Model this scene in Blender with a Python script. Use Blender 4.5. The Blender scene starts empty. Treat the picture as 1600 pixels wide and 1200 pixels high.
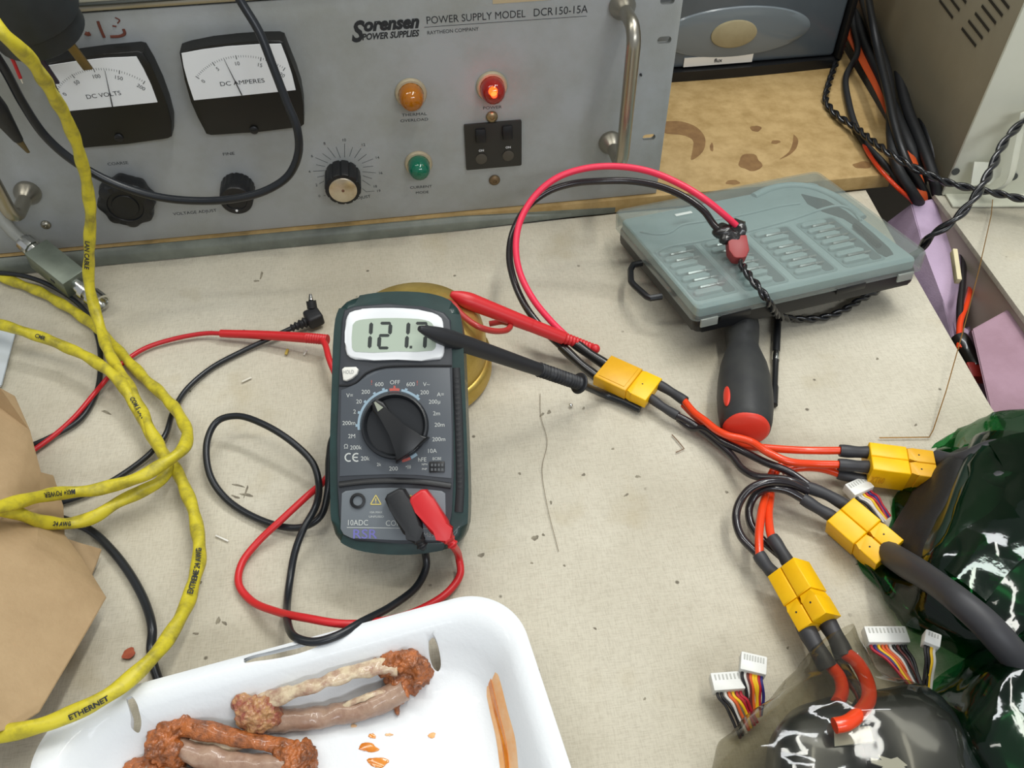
import bpy, bmesh, math, random
from mathutils import Vector, Matrix, noise
R = math.radians
random.seed(4)
S = bpy.context.scene
C = S.collection

# ------------------------------------------------------------------ camera
FPX = 1305.0                      # focal length in pixels of the 1600x1200 frame
UP = Vector((-15, 1220, FPX)).normalized()
XA = Vector((14136, 1607, -FPX)); XA = (XA - XA.dot(UP) * UP).normalized()
YA = UP.cross(XA)
MW = Matrix((XA, YA, UP))         # camera axes -> world axes
CAM = Vector((0, 0, .392))
cd = bpy.data.cameras.new('camera'); cam = bpy.data.objects.new('camera', cd); C.objects.link(cam)
cam.matrix_world = Matrix.Translation(CAM) @ MW.to_4x4()
cd.sensor_width = 36; cd.lens = FPX / 1600 * 36; cd.clip_start = .01; cd.clip_end = 50
S.camera = cam
# ------------------------------------------------------------------ world and lights
w = bpy.data.worlds.new('room_air'); S.world = w; w.use_nodes = True
w.node_tree.nodes['Background'].inputs[0].default_value = (.92, .96, 1, 1)
w.node_tree.nodes['Background'].inputs[1].default_value = .40
def area(name, loc, target, sx, sy, power, col):
    l = bpy.data.lights.new(name, 'AREA'); l.shape = 'RECTANGLE'; l.size = sx; l.size_y = sy; l.energy = power; l.color = col
    o = bpy.data.objects.new(name, l); C.objects.link(o); o.location = loc
    o.rotation_euler = (Vector(target) - Vector(loc)).to_track_quat('-Z', 'Y').to_euler()
    return o
area('ceiling_tube_and_fill_light', (-.6, .45, 1.75), (.1, .35, 0), .12, 1.3, 7, (1, .98, .90))
area('ceiling_tube_and_fill_light', (.55, .25, 1.8), (.15, .35, 0), 1.3, .12, 14, (1, .99, .92))
area('ceiling_tube_and_fill_light', (.45, .85, 1.35), (.2, .40, 0), 1.2, .12, 11, (.97, .99, 1))
area('ceiling_tube_and_fill_light', (.5, -1.3, 1.3), (.1, .55, .05), 1.2, .2, 12, (.9, .95, 1))  # unseen front fill, added to brighten the panel
S.view_settings.view_transform = 'Standard'; S.view_settings.look = 'None'
S.view_settings.exposure = 0.0; S.view_settings.gamma = 1.0; S.view_settings.use_curve_mapping = False

# ------------------------------------------------------------------ helpers
def ray(px, py): return MW @ Vector(((px - 800) / FPX, -(py - 600) / FPX, -1))
def W(px, py, z=0.0):             # point at height z (metres) above the bench
    r = ray(px, py); return CAM + r * ((z - CAM.z) / r.z)
YP = .538                         # front of the power supply panel
def PY(px, py, d=0.0):            # point on the upright plane d in front of the panel
    r = ray(px, py); return CAM + r * ((YP - d - CAM.y) / r.y)
class Frame:
    def __init__(s, O, X, Y):
        s.O = Vector(O); X = Vector(X).normalized(); N = X.cross(Vector(Y)).normalized(); Yv = N.cross(X)
        s.X, s.Y, s.N = X, Yv, N
        m = Matrix((X, Yv, N)).transposed().to_4x4(); m.translation = s.O; s.M = m; s.I = m.inverted()
    def px(s, px, py, h=0.0):     # local coords of the point on the plane at local height h
        r = ray(px, py); o = s.O + s.N * h
        return s.I @ (CAM + r * ((o - CAM).dot(s.N) / r.dot(s.N)))
def lin(c): return c / 12.92 if c <= .04045 else ((c + .055) / 1.055) ** 2.4
def hexc(h):
    h = h.lstrip('#'); return tuple(lin(int(h[i:i + 2], 16) / 255) for i in (0, 2, 4)) + (1,)
MATS = {}
def mat(name, col, rough=.5, metal=0, var=None, vs=40, vth=(.4, .6), bump=0, bs=300, coat=0, trans=0, emit=None, ior=1.45, alpha=1, spec=.5, film=None, aniso=0):
    if name in MATS: return MATS[name]
    m = bpy.data.materials.new(name); m.use_nodes = True; nt = m.node_tree; n = nt.nodes; L = nt.links
    b = n['Principled BSDF']; b.inputs['Base Color'].default_value = hexc(col); b.inputs['Roughness'].default_value = rough
    b.inputs['Metallic'].default_value = metal; b.inputs['Coat Weight'].default_value = coat; b.inputs['Coat Roughness'].default_value = .08
    b.inputs['Transmission Weight'].default_value = trans; b.inputs['IOR'].default_value = ior; b.inputs['Specular IOR Level'].default_value = spec
    tc = n.new('ShaderNodeTexCoord')
    if var:
        t = n.new('ShaderNodeTexNoise'); t.inputs['Scale'].default_value = vs; t.inputs['Detail'].default_value = 6; t.inputs['Roughness'].default_value = .65
        L.new(tc.outputs['Object'], t.inputs['Vector'])
        r = n.new('ShaderNodeValToRGB'); r.color_ramp.elements[0].position = vth[0]; r.color_ramp.elements[1].position = vth[1]
        r.color_ramp.elements[0].color = hexc(col); r.color_ramp.elements[1].color = hexc(var)
        L.new(t.outputs['Fac'], r.inputs['Fac']); L.new(r.outputs['Color'], b.inputs['Base Color'])
    if bump:
        t2 = n.new('ShaderNodeTexNoise'); t2.inputs['Scale'].default_value = bs; t2.inputs['Detail'].default_value = 4
        L.new(tc.outputs['Object'], t2.inputs['Vector'])
        bp = n.new('ShaderNodeBump'); bp.inputs['Strength'].default_value = bump; bp.inputs['Distance'].default_value = .001
        L.new(t2.outputs['Fac'], bp.inputs['Height']); L.new(bp.outputs['Normal'], b.inputs['Normal'])
    if emit:
        b.inputs['Emission Color'].default_value = hexc(emit[0]); b.inputs['Emission Strength'].default_value = emit[1]
    if film:                      # thin clear sheet: tint colour, share of the solid surface
        tr = n.new('ShaderNodeBsdfTransparent'); tr.inputs[0].default_value = hexc(film[0])
        mx = n.new('ShaderNodeMixShader'); mx.inputs[0].default_value = film[1]
        lw0 = n.new('ShaderNodeLayerWeight'); lw0.inputs[0].default_value = .5
        pw = n.new('ShaderNodeMath'); pw.operation = 'POWER'; pw.inputs[1].default_value = 4; L.new(lw0.outputs['Facing'], pw.inputs[0])
        lw = n.new('ShaderNodeMath'); lw.operation = 'MULTIPLY_ADD'; lw.inputs[1].default_value = .6; lw.inputs[2].default_value = .035; L.new(pw.outputs[0], lw.inputs[0])
        if bump: L.new(bp.outputs['Normal'], lw0.inputs['Normal'])
        gl = n.new('ShaderNodeBsdfGlossy'); gl.inputs['Roughness'].default_value = film[2]
        if bump: L.new(bp.outputs['Normal'], gl.inputs['Normal'])
        mx2 = n.new('ShaderNodeMixShader')
        L.new(tr.outputs[0], mx.inputs[1]); L.new(b.outputs[0], mx.inputs[2])
        L.new(lw.outputs[0], mx2.inputs[0]); L.new(mx.outputs[0], mx2.inputs[1]); L.new(gl.outputs[0], mx2.inputs[2])
        L.new(mx2.outputs[0], n['Material Output'].inputs['Surface'])
    MATS[name] = m; return m

ROOTM = {}
def tag(o, label, cat, group=None, kind=None):
    o['label'] = label; o['category'] = cat
    if group: o['group'] = group
    if kind: o['kind'] = kind
    return o
def thing(name, label, cat, loc=(0, 0, 0), M=None, group=None):
    o = bpy.data.objects.new(name, None); C.objects.link(o); o.empty_display_size = .01
    o.matrix_world = M if M is not None else Matrix.Translation(loc)
    ROOTM[o.name] = o.matrix_world.copy() if M is None else M.copy()
    return tag(o, label, cat, group)
def obj(name, bm, m, parent=None, world=True, ang=40, label=None):
    bmesh.ops.recalc_face_normals(bm, faces=bm.faces[:]) if not getattr(bm, '_norecalc', False) else None
    me = bpy.data.meshes.new(name); bm.to_mesh(me); bm.free()
    me.materials.append(m)
    for p in me.polygons: p.use_smooth = True
    me.set_sharp_from_angle(angle=R(ang))
    o = bpy.data.objects.new(name, me); C.objects.link(o)
    if parent is not None:
        rm = ROOTM[parent.name]; ROOTM[o.name] = rm; o.parent = parent
        if world: me.transform(rm.inverted())
    else:
        bb = [v.co for v in me.vertices]
        c = Vector(((min(v.x for v in bb) + max(v.x for v in bb)) / 2, (min(v.y for v in bb) + max(v.y for v in bb)) / 2, min(v.z for v in bb)))
        me.transform(Matrix.Translation(-c)); o.location = c; ROOTM[o.name] = Matrix.Translation(c)
    if label: o['label'] = label
    return o
def NB(): return bmesh.new()
def xf(bm, vs, M):
    if M is not None: bmesh.ops.transform(bm, matrix=M, verts=vs)
def box(bm, c, s, M=None, r=0, seg=2):
    g = bmesh.ops.create_cube(bm, size=1)['verts']
    bmesh.ops.transform(bm, matrix=Matrix.Translation(c) @ Matrix.Diagonal((s[0], s[1], s[2], 1)), verts=g)
    if r:
        es = list({e for v in g for e in v.link_edges})
        g = list({v for f in bmesh.ops.bevel(bm, geom=es, offset=r, segments=seg, profile=.5, affect='EDGES')['faces'] for v in f.verts} | {v for v in g if v.is_valid})
    xf(bm, g, M); return bm
def prism(bm, pts, z0, z1, M=None, r=0, seg=2, vert=False):
    b = [bm.verts.new((p[0], p[1], z0)) for p in pts]; t = [bm.verts.new((p[0], p[1], z1)) for p in pts]
    n = len(pts); fs = [bm.faces.new(b[::-1]), bm.faces.new(t)]
    for i in range(n): fs.append(bm.faces.new((b[i], b[(i + 1) % n], t[(i + 1) % n], t[i])))
    vs = b + t
    if r:
        es = list(fs[1].edges) + (list(fs[0].edges) if vert else [])
        res = bmesh.ops.bevel(bm, geom=es, offset=r, segments=seg, profile=.5, affect='EDGES')
        vs = list({v for f in res['faces'] for v in f.verts} | {v for v in vs if v.is_valid})
    xf(bm, vs, M); return bm
def lathe(bm, prof, M=None, seg=32, fn=None):
    rings = []; vs = []
    for (r, z) in prof:
        ring = []
        for i in range(seg):
            a = 2 * math.pi * i / seg; k = fn(a, z) if fn else 1
            v = bm.verts.new((r * k * math.cos(a), r * k * math.sin(a), z)); ring.append(v); vs.append(v)
        rings.append(ring)
    for a, b in zip(rings, rings[1:]):
        for i in range(seg): bm.faces.new((a[i], a[(i + 1) % seg], b[(i + 1) % seg], b[i]))
    if prof[0][0] > 1e-6: bm.faces.new(rings[0][::-1])
    if prof[-1][0] > 1e-6: bm.faces.new(rings[-1])
    xf(bm, vs, M); return bm
def smooth(pts, n=8):
    P = [Vector(p) for p in pts]
    if len(P) < 3: return [P[0].lerp(P[-1], i / n) for i in range(n + 1)]
    P = [P[0] * 2 - P[1]] + P + [P[-1] * 2 - P[-2]]; out = []
    for i in range(1, len(P) - 2):
        p0, p1, p2, p3 = P[i - 1:i + 3]
        d1 = max((p1 - p0).length ** .5, 1e-5); d2 = max((p2 - p1).length ** .5, 1e-5); d3 = max((p3 - p2).length ** .5, 1e-5)
        m1 = (p1 - p0) / d1 - (p2 - p0) / (d1 + d2) + (p2 - p1) / d2
        m2 = (p2 - p1) / d2 - (p3 - p1) / (d2 + d3) + (p3 - p2) / d3
        m1 *= d2; m2 *= d2
        for k in range(n):
            t = k / n
            out.append(p1 * (2 * t ** 3 - 3 * t * t + 1) + m1 * (t ** 3 - 2 * t * t + t) + p2 * (-2 * t ** 3 + 3 * t * t) + m2 * (t ** 3 - t * t))
    out.append(P[-2]); return out
def frames(path):
    T = []
    for i in range(len(path)):
        a = path[max(i - 1, 0)]; b = path[min(i + 1, len(path) - 1)]; T.append((b - a).normalized())
    u = Vector((0, 0, 1)); u = (u - u.dot(T[0]) * T[0])
    if u.length < .1: u = Vector((1, 0, 0)) - T[0].x * T[0]
    u.normalize(); out = []
    for t in T:
        u = (u - u.dot(t) * t).normalized(); out.append((t, u, t.cross(u)))
    return out
def tube(bm, path, r, seg=12, caps=True, flat=1.0):
    fr = frames(path); rings = []; L = 0
    for i, p in enumerate(path):
        if i: L += (p - path[i - 1]).length
        rr = r(L, i / (len(path) - 1)) if callable(r) else r
        t, u, v = fr[i]
        rings.append([bm.verts.new(p + u * (rr * flat * math.cos(2 * math.pi * k / seg)) + v * (rr * math.sin(2 * math.pi * k / seg))) for k in range(seg)])
    for a, b in zip(rings, rings[1:]):
        for i in range(seg): bm.faces.new((a[i], a[(i + 1) % seg], b[(i + 1) % seg], b[i]))
    if caps: bm.faces.new(rings[0][::-1]); bm.faces.new(rings[-1])
    return bm
def wp(pts):                      # [(px,py,z_mm)] -> world points
    return [W(p[0], p[1], p[2] / 1000) for p in pts]
def wire(pts, r, n=8, seg=12, bm=None):
    return tube(bm or NB(), smooth(wp(pts), n), r / 1000, seg)
def pair(path, r, off, pitch, phase=0.0, which=0, ph2=None):   # one strand of a twisted pair
    fr = frames(path); L = 0; out = []
    for i, p in enumerate(path):
        if i: L += (p - path[i - 1]).length
        a = 2 * math.pi * L / pitch + phase + math.pi * which
        out.append(p + fr[i][1] * off * math.cos(a) + fr[i][2] * off * math.sin(a))
    return out
def resample(path, step):
    out = [path[0].copy()]; acc = 0
    for a, b in zip(path, path[1:]):
        d = (b - a).length
        while acc + d >= step:
            k = (step - acc) / d; a = a.lerp(b, k); out.append(a.copy()); d = (b - a).length; acc = 0
        acc += d
    out.append(path[-1]); return out
_TM = {}
def textmesh(s, bold=0.0, shear=0.0):
    k = (s, bold, shear)
    if k in _TM: return _TM[k]
    cu = bpy.data.curves.new('t', 'FONT'); cu.body = s; cu.offset = bold; cu.shear = shear; cu.resolution_u = 3
    o = bpy.data.objects.new('t', cu); C.objects.link(o); bpy.context.view_layer.update()
    dg = bpy.context.evaluated_depsgraph_get(); me = bpy.data.meshes.new_from_object(o.evaluated_get(dg))
    bpy.data.objects.remove(o); bpy.data.curves.remove(cu)
    vs = [tuple(v.co) for v in me.vertices]; fs = [tuple(p.vertices) for p in me.polygons]; bpy.data.meshes.remove(me)
    x0 = min(v[0] for v in vs); x1 = max(v[0] for v in vs)
    _TM[k] = ([((v[0] - x0) / (x1 - x0), v[1] / .70) for v in vs], fs, (x1 - x0) / .70); return _TM[k]
def text(bm, s, A, B, N, h, bold=0.0, shear=0.0, lift=.00015):   # from A to B along the baseline, cap height h, facing N
    vs, fs, _ = textmesh(s, bold, shear); A = Vector(A); B = Vector(B); N = Vector(N); X = B - A; U = N.cross(X).normalized()
    nv = [bm.verts.new(A + X * x + U * (h * y) + N * lift) for x, y in vs]
    for f in fs:
        try: bm.faces.new([nv[i] for i in f])
        except ValueError: pass
    return bm
def textc(bm, s, c, X, N, h, bold=0, lift=.00015):               # centred text
    vs, fs, wd = textmesh(s, bold, 0); X = Vector(X).normalized(); U = Vector(N).cross(X).normalized()
    a = Vector(c) - X * (wd * h / 2) - U * h / 2
    return text(bm, s, a, a + X * wd * h, N, h, bold, 0, lift)
def line(bm, A, B, N, w_, lift=.00012):
    A = Vector(A); B = Vector(B); N = Vector(N); s = N.cross(B - A).normalized() * w_ / 2
    bm.faces.new([bm.verts.new(p + N * lift) for p in (A - s, B - s, B + s, A + s)]); return bm
def blobpoly(cx, cy, rx, ry, n=20, jit=.2, seed=0, rot=0):
    rnd = random.Random(seed); out = []; ph = [rnd.uniform(0, 6.28) for _ in range(4)]
    for i in range(n):
        a = 2 * math.pi * i / n; k = 1 + jit * (math.sin(2 * a + ph[0]) * .5 + math.sin(3 * a + ph[1]) * .4 + math.sin(5 * a + ph[2]) * .3)
        x = rx * k * math.cos(a); y = ry * k * math.sin(a)
        out.append((cx + x * math.cos(rot) - y * math.sin(rot), cy + x * math.sin(rot) + y * math.cos(rot)))
    return out
def rrect(x0, y0, x1, y1, r, n=6):
    out = []
    for cx, cy, a0 in ((x1 - r, y1 - r, 0), (x0 + r, y1 - r, 90), (x0 + r, y0 + r, 180), (x1 - r, y0 + r, 270)):
        for i in range(n + 1):
            a = R(a0 + 90 * i / n); out.append((cx + r * math.cos(a), cy + r * math.sin(a)))
    return out
def hexa(bm, P):                  # 4 bottom points then 4 top points (world)
    v = [bm.verts.new(p) for p in P]
    for f in ((3, 2, 1, 0), (4, 5, 6, 7), (0, 1, 5, 4), (1, 2, 6, 5), (2, 3, 7, 6), (3, 0, 4, 7)): bm.faces.new([v[i] for i in f])
    return bm
def along(A, B, up=(0, 0, 1)):    # matrix: local X from A to B, origin at A
    A = Vector(A); X = (Vector(B) - A).normalized(); Y = Vector(up).cross(X).normalized(); Z = X.cross(Y)
    m = Matrix((X, Y, Z)).transposed().to_4x4(); m.translation = A; return m
ZX = Matrix.Rotation(R(90), 4, 'Y')          # lathe axis z -> x
def displace(bm, amp, freq, seed=0):
    for v in bm.verts:
        n_ = noise.noise_vector(v.co * freq + Vector((seed, seed * 2, 0))); v.co += n_ * amp
    return bm
def ball(bm, c, rx, ry, rz, sub=3, M=None):
    g = bmesh.ops.create_icosphere(bm, subdivisions=sub, radius=1)['verts']
    bmesh.ops.transform(bm, matrix=(M or Matrix()) @ Matrix.Translation(c) @ Matrix.Diagonal((rx, ry, rz, 1)), verts=g); return bm

# ------------------------------------------------------------------ materials
def canvas_mat(name, c1, c2, stain, spots):
    m = bpy.data.materials.new(name); m.use_nodes = True; nt = m.node_tree; n = nt.nodes; L = nt.links; b = n['Principled BSDF']
    b.inputs['Roughness'].default_value = .9; b.inputs['Specular IOR Level'].default_value = .15
    tc = n.new('ShaderNodeTexCoord')
    def nz(scale, det=5, vec=None):
        t = n.new('ShaderNodeTexNoise'); t.inputs['Scale'].default_value = scale; t.inputs['Detail'].default_value = det
        L.new(vec or tc.outputs['Object'], t.inputs['Vector']); return t.outputs['Fac']
    def ramp(src, a, ca, b_, cb):
        r = n.new('ShaderNodeValToRGB'); r.color_ramp.elements[0].position = a; r.color_ramp.elements[1].position = b_
        r.color_ramp.elements[0].color = ca; r.color_ramp.elements[1].color = cb; L.new(src, r.inputs['Fac']); return r.outputs['Color']
    def mix(f, a, b_, typ='MIX'):
        x = n.new('ShaderNodeMixRGB'); x.blend_type = typ
        for i, s_ in enumerate((f, a, b_)):
            if isinstance(s_, (int, float)): x.inputs[i].default_value = s_
            elif isinstance(s_, tuple): x.inputs[i].default_value = s_
            else: L.new(s_, x.inputs[i])
        return x.outputs[0]
    K = (0, 0, 0, 1); Wt = (1, 1, 1, 1)
    base = ramp(nz(9, 6), .35, hexc(c1), .68, hexc(c2))
    weave = []
    for ax in (0, 1):             # threads
        mp = n.new('ShaderNodeMapping'); mp.inputs['Scale'].default_value = (1900, 220, 220) if ax == 0 else (220, 1900, 220)
        L.new(tc.outputs['Object'], mp.inputs['Vector']); weave.append(nz(1, 2, mp.outputs[0]))
    th = mix(.5, weave[0], weave[1])
    base = mix(ramp(th, .34, (.28, .28, .28, 1), .56, K), base, hexc('#7d7261'))
    base = mix(ramp(nz(17, 3), .60, K, .78, (.5, .5, .5, 1)), base, hexc(stain))
    vo = n.new('ShaderNodeTexVoronoi'); vo.inputs['Scale'].default_value = spots; L.new(tc.outputs['Object'], vo.inputs['Vector'])
    sp = ramp(vo.outputs['Distance'], .04, Wt, .07, K)
    gate = ramp(nz(31, 2), 0.44, K, .50, (.8, .8, .8, 1))
    base = mix(mix(1.0, sp, gate, 'MULTIPLY'), base, hexc('#4d463a'))
    L.new(base, b.inputs['Base Color'])
    bp = n.new('ShaderNodeBump'); bp.inputs['Strength'].default_value = .55; bp.inputs['Distance'].default_value = .0006
    L.new(th, bp.inputs['Height']); L.new(bp.outputs['Normal'], b.inputs['Normal'])
    MATS[name] = m; return m
M_canvas = canvas_mat('canvas', '#b7b09e', '#c9c3b2', '#a39471', 48)
M_canvas2 = canvas_mat('painted_plank', '#b5b09f', '#bdb8a8', '#b5a98c', 50)
M_panel = mat('grey_panel_paint', '#a3a6a7', .55, 0, '#949690', 11, (.42, .66), bump=.12, bs=900)
M_chrome = mat('nickel', '#a8a396', .33, 1, bump=.05, bs=200)
M_steel = mat('bright_steel', '#d8d8d4', .18, 1)
M_blackpl = mat('black_plastic', '#17181a', .38)
M_blackrub = mat('black_rubber', '#1e1f21', .55, bump=.1, bs=500)
M_wire = mat('black_wire_jacket', '#1d2024', .33)
M_print = mat('black_print', '#26282b', .7)
M_red = mat('red_lead', '#c4262a', .38)
M_dkred = mat('dark_red_lead', '#b81f28', .35)
M_pink = mat('pink_red_silicone', '#e2304f', .36)
M_orange = mat('orange_red_silicone', '#e04118', .28, coat=.3)
M_yel = mat('yellow_connector', '#f2bd05', .42, 0, '#eeb400', 60)
M_yel2 = mat('amber_connector', '#dda81c', .42, 0, '#d69f18', 60)
M_shrink = mat('heat_shrink', '#353538', .5)
M_ycab = mat('yellow_cable_jacket', '#c6b82c', .45, 0, '#857b30', 110, (.44, .74))
M_wood = mat('particle_board', '#ab9060', .7, 0, '#937848', 60, (.38, .66), bump=.2, bs=300)
M_stain = mat('brown_stain', '#80613a', .5, 0, '#735431', 90)
M_rail = mat('grey_green_steel', '#74796f', .42, 0, '#62665e', 30)

def struct(name, bm, m, **k):
    o = obj(name, bm, m, **k); o['kind'] = 'structure'; return o
# ------------------------------------------------------------------ setting
bm = NB(); box(bm, (.2, .6, -.76), (5, 4, .02)); struct('floor', bm, mat('floor_concrete', '#4b4843', .8, 0, '#3d3b37', 6))
bm = NB(); box(bm, (.2, 1.35, .4), (5, .05, 2.6)); struct('wall_back', bm, mat('wall_paint', '#8d8b80', .85, 0, '#85837a', 5))

# bench under the canvas
E0 = W(1428, 426); E1 = W(1558, 651); ed = (E1 - E0).normalized()
def edge_x(y, off=0): return E0.x + (y - E0.y) / ed.y * ed.x + off
bench = thing('workbench', 'long workbench whose top is covered by the cream canvas', 'workbench', (-.3, .5, -.75))
bm = NB(); ys = (1.3, -.35)
prism(bm, [(-1.1, -.35), (edge_x(-.35, -.001), -.35), (edge_x(1.3, -.001), 1.3), (-1.1, 1.3)], -.035, -.0045, r=.001)
obj('bench_top', bm, mat('bench_wood', '#8d7b58', .7, 0, '#7a6847', 20), bench)
for x, y in ((-1.0, -.28), (.28, -.28), (-1.0, 1.2), (.28, 1.2)):
    bm = NB(); box(bm, (x, y, -.392), (.05, .05, .716), r=.003); obj('leg', bm, M_rail, bench)
# canvas with low creases
def canvas_z(x, y):
    z = .0006 * noise.noise(Vector((x * 14, y * 11, 0))) + .0005 * noise.noise(Vector((x * 40, y * 30, 3)))
    c1 = abs((x + .05) * .35 + (y - .43)); c2 = abs(x - .215 + (y - .3) * .15)
    return z + .0010 * math.exp(-(c1 / .004) ** 2) + .0008 * math.exp(-(c2 / .004) ** 2)
bm = NB(); nx, ny = 150, 110; g = []
for j in range(ny + 1):
    y = -.3 + (.5340 + .3) * j / ny; row = []
    for i in range(nx + 1):
        k = i / nx; x0 = -1.0; x1 = edge_x(y); x = x0 + (x1 - x0) * k
        z = canvas_z(x, y)
        row.append(bm.verts.new((x, y, z - .0008)))
    g.append(row)
for j in range(ny):
    for i in range(nx): bm.faces.new((g[j][i], g[j][i + 1], g[j + 1][i + 1], g[j + 1][i]))
ex = bmesh.ops.extrude_face_region(bm, geom=bm.faces[:])['geom']
bmesh.ops.translate(bm, vec=(0, 0, -.0007), verts=[v for v in ex if isinstance(v, bmesh.types.BMVert)])
o = obj('canvas_cover', bm, M_canvas); tag(o, 'cream woven canvas cover with specks and creases spread over the bench', 'canvas')

# second bench on the right of the gap
A0 = W(1480, 330); A1 = W(1588, 478)
rb = thing('side_table', 'whitish side table right of the gap, under the cream instrument', 'table', (.8, .5, -.75))
bm = NB(); dx = (A0.x - A1.x) / (A0.y - A1.y)
def rx(y): return A1.x + (y - A1.y) * dx
prism(bm, [(rx(-.3), -.3), (1.5, -.3), (1.5, 1.3), (.545, 1.3), (.418, .52), (rx(.49), .49)], -.004, 0, r=.0006); obj('table_top', bm, M_canvas2, rb)
bm = NB(); prism(bm, [(rx(-.3) + .002, -.3), (1.5, -.3), (1.5, 1.3), (.547, 1.3), (.420, .52), (rx(.49) + .002, .49)], -.12, -.0045); obj('side_rail', bm, mat('beige_metal', '#a89f90', .5), rb)
for x, y in ((.47, -.25), (1.42, -.25), (.5, 1.22), (1.42, 1.22)):
    bm = NB(); box(bm, (x, y, -.435), (.04, .04, .63)); obj('leg', bm, M_rail, rb)

# wooden board under the power supply
bm = NB(); prism(bm, [(-.75, YP - .003), (.386, YP - .003), (.400, .562), (.414, .585), (.452, .85), (.455, 1.1), (-.75, 1.1)], .0002, .012, r=.0006)
o = obj('wooden_board', bm, M_wood); tag(o, 'tan particle board with brown drip stains, carrying the grey power supply', 'board')
def stain(pts, parent, h=.012):
    bm = NB(); prism(bm, [tuple(W(p.x, p.y, h)[:2]) for p in smooth([Vector((x, y, 0)) for x, y in pts + pts[:1]], 4)[:-1]], h + .00002, h + .0001); obj('stain', bm, M_stain, parent)
for blob in (blobpoly(1172, 254, 18, 13, seed=2), blobpoly(1181, 201, 8, 5, seed=3), blobpoly(1112, 230, 3, 6, seed=6), blobpoly(1145, 285, 10, 4, seed=8), blobpoly(1212, 222, 7, 3, seed=9), blobpoly(1348, 258, 16, 5, seed=19)): stain(blob, o)
arc = [(1034, 190), (1065, 190), (1090, 200), (1102, 217), (1098, 237), (1080, 250), (1082, 235), (1083, 220), (1070, 212), (1035, 206)]
stain(arc, o); stain([(1240, 210), (1247, 218), (1244, 232), (1232, 243), (1218, 249), (1232, 238), (1238, 225)], o)
# grey steel rail along the front of the board
bm = NB(); a = W(-260, 456); b = W(720, 360); c_ = W(960, 331)
P = []
for q, zt in ((a, .0123), (b, .0105), (c_, .005)): P.append((q, zt))
fb = []
for q, zt in P:
    prof = [(q.y, .0), (q.y, zt * .55), (q.y + .002, zt * .9), (q.y + .005, zt), (YP - .0035, zt), (YP - .0035, .0)]
    fb.append([bm.verts.new((q.x, y_, z_)) for y_, z_ in prof])
for r0, r1 in zip(fb, fb[1:]):
    for i in range(6): bm.faces.new((r0[i], r0[(i + 1) % 6], r1[(i + 1) % 6], r1[i]))
bm.faces.new(fb[0][::-1]); bm.faces.new(fb[-1])
o = obj('steel_rail', bm, M_rail, ang=60); tag(o, 'grey painted steel rail running between canvas and board under the power supply', 'rail')

# ------------------------------------------------------------------ power supply
NP = Vector((0, -1, 0)); XP = Vector((1, 0, 0))
PX1 = .1905; PX0 = PX1 - .502; PZ0 = .0125; PZ1 = .1795
ps = thing('power_supply', 'grey rack power supply with two dial meters, knobs and coloured pilot lamps', 'power supply', (PX0 + .25, YP + .2, .0122))
bm = NB(); box(bm, ((PX0 + PX1) / 2, YP + .0022, (PZ0 + PZ1) / 2), (PX1 - PX0, .0044, PZ1 - PZ0), r=.0006)
panel = obj('front_panel', bm, M_panel, ps)
def cut(target, bm, solver='EXACT'):
    bmesh.ops.recalc_face_normals(bm, faces=bm.faces[:])
    me = bpy.data.meshes.new('c'); bm.to_mesh(me); bm.free(); cu = bpy.data.objects.new('c', me); C.objects.link(cu); cu.matrix_world = ROOTM[target.name].copy()
    me.transform(ROOTM[target.name].inverted())
    md = target.modifiers.new('b', 'BOOLEAN'); md.object = cu; md.operation = 'DIFFERENCE'; md.solver = solver
    bpy.context.view_layer.update(); dg = bpy.context.evaluated_depsgraph_get()
    new = bpy.data.meshes.new_from_object(target.evaluated_get(dg)); target.modifiers.clear(); old = target.data; target.data = new
    bpy.data.objects.remove(cu); bpy.data.meshes.remove(me)
    for p in new.polygons: p.use_smooth = True
    new.set_sharp_from_angle(angle=R(35))
bm = NB()
for px, py in ((1038, 63), (1014, 215), (1043, 1)):
    c = PY(px, py); 
    prism(bm, rrect(-.0049, -.0027, .0049, .0027, .0026), -.01, .01, Matrix.Translation(c) @ Matrix.Rotation(R(90), 4, 'X'))
    c2 = Vector((PX0 + PX1 - c.x, c.y, c.z)); prism(bm, rrect(-.0049, -.0027, .0049, .0027, .0026), -.01, .01, Matrix.Translation(c2) @ Matrix.Rotation(R(90), 4, 'X'))
cut(panel, bm)
bm = NB(); box(bm, ((PX0 + PX1) / 2 - .002, YP + .0045 + .2, (PZ0 + PZ1) / 2), (.43, .398, PZ1 - PZ0 - .004), r=.001); obj('chassis', bm, M_rail, ps)
# handles
def handle(x, zt, zb, so, par):
    bm = NB(); rr = .0046; z0, z1 = zb, zt; k = .012
    pts = [(x, YP, z0), (x, YP - so + k, z0)] + [(x, YP - so + k - k * math.sin(R(t)), z0 + k - k * math.cos(R(t))) for t in (15, 30, 45, 60, 75)] + [(x, YP - so, z0 + k)]
    pts += [(x, YP - so, z1 - k)] + [(x, YP - so + k - k * math.cos(R(t)), z1 - k + k * math.sin(R(t))) for t in (15, 30, 45, 60, 75)] + [(x, YP - so + k, z1), (x, YP, z1)]
    tube(bm, [Vector(p) for p in pts], rr, 16); h = obj('handle', bm, M_chrome, par)
    for z in (z0, z1):
        bm = NB(); lathe(bm, [(.0085, 0), (.0088, .002), (.0085, .004), (.0052, .0095), (.0046, .011)], Matrix.Translation((x, YP, z)) @ Matrix.Rotation(R(90), 4, 'X'), 24)
        obj('ferrule', bm, M_chrome, h)
hz1 = PY(969, 8).z; hz0 = PY(951, 221).z
handle(PY(951, 221).x + .001, hz1, hz0, .036, ps); handle(PY(47, 305).x, hz1, hz0, .036, ps)
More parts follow.
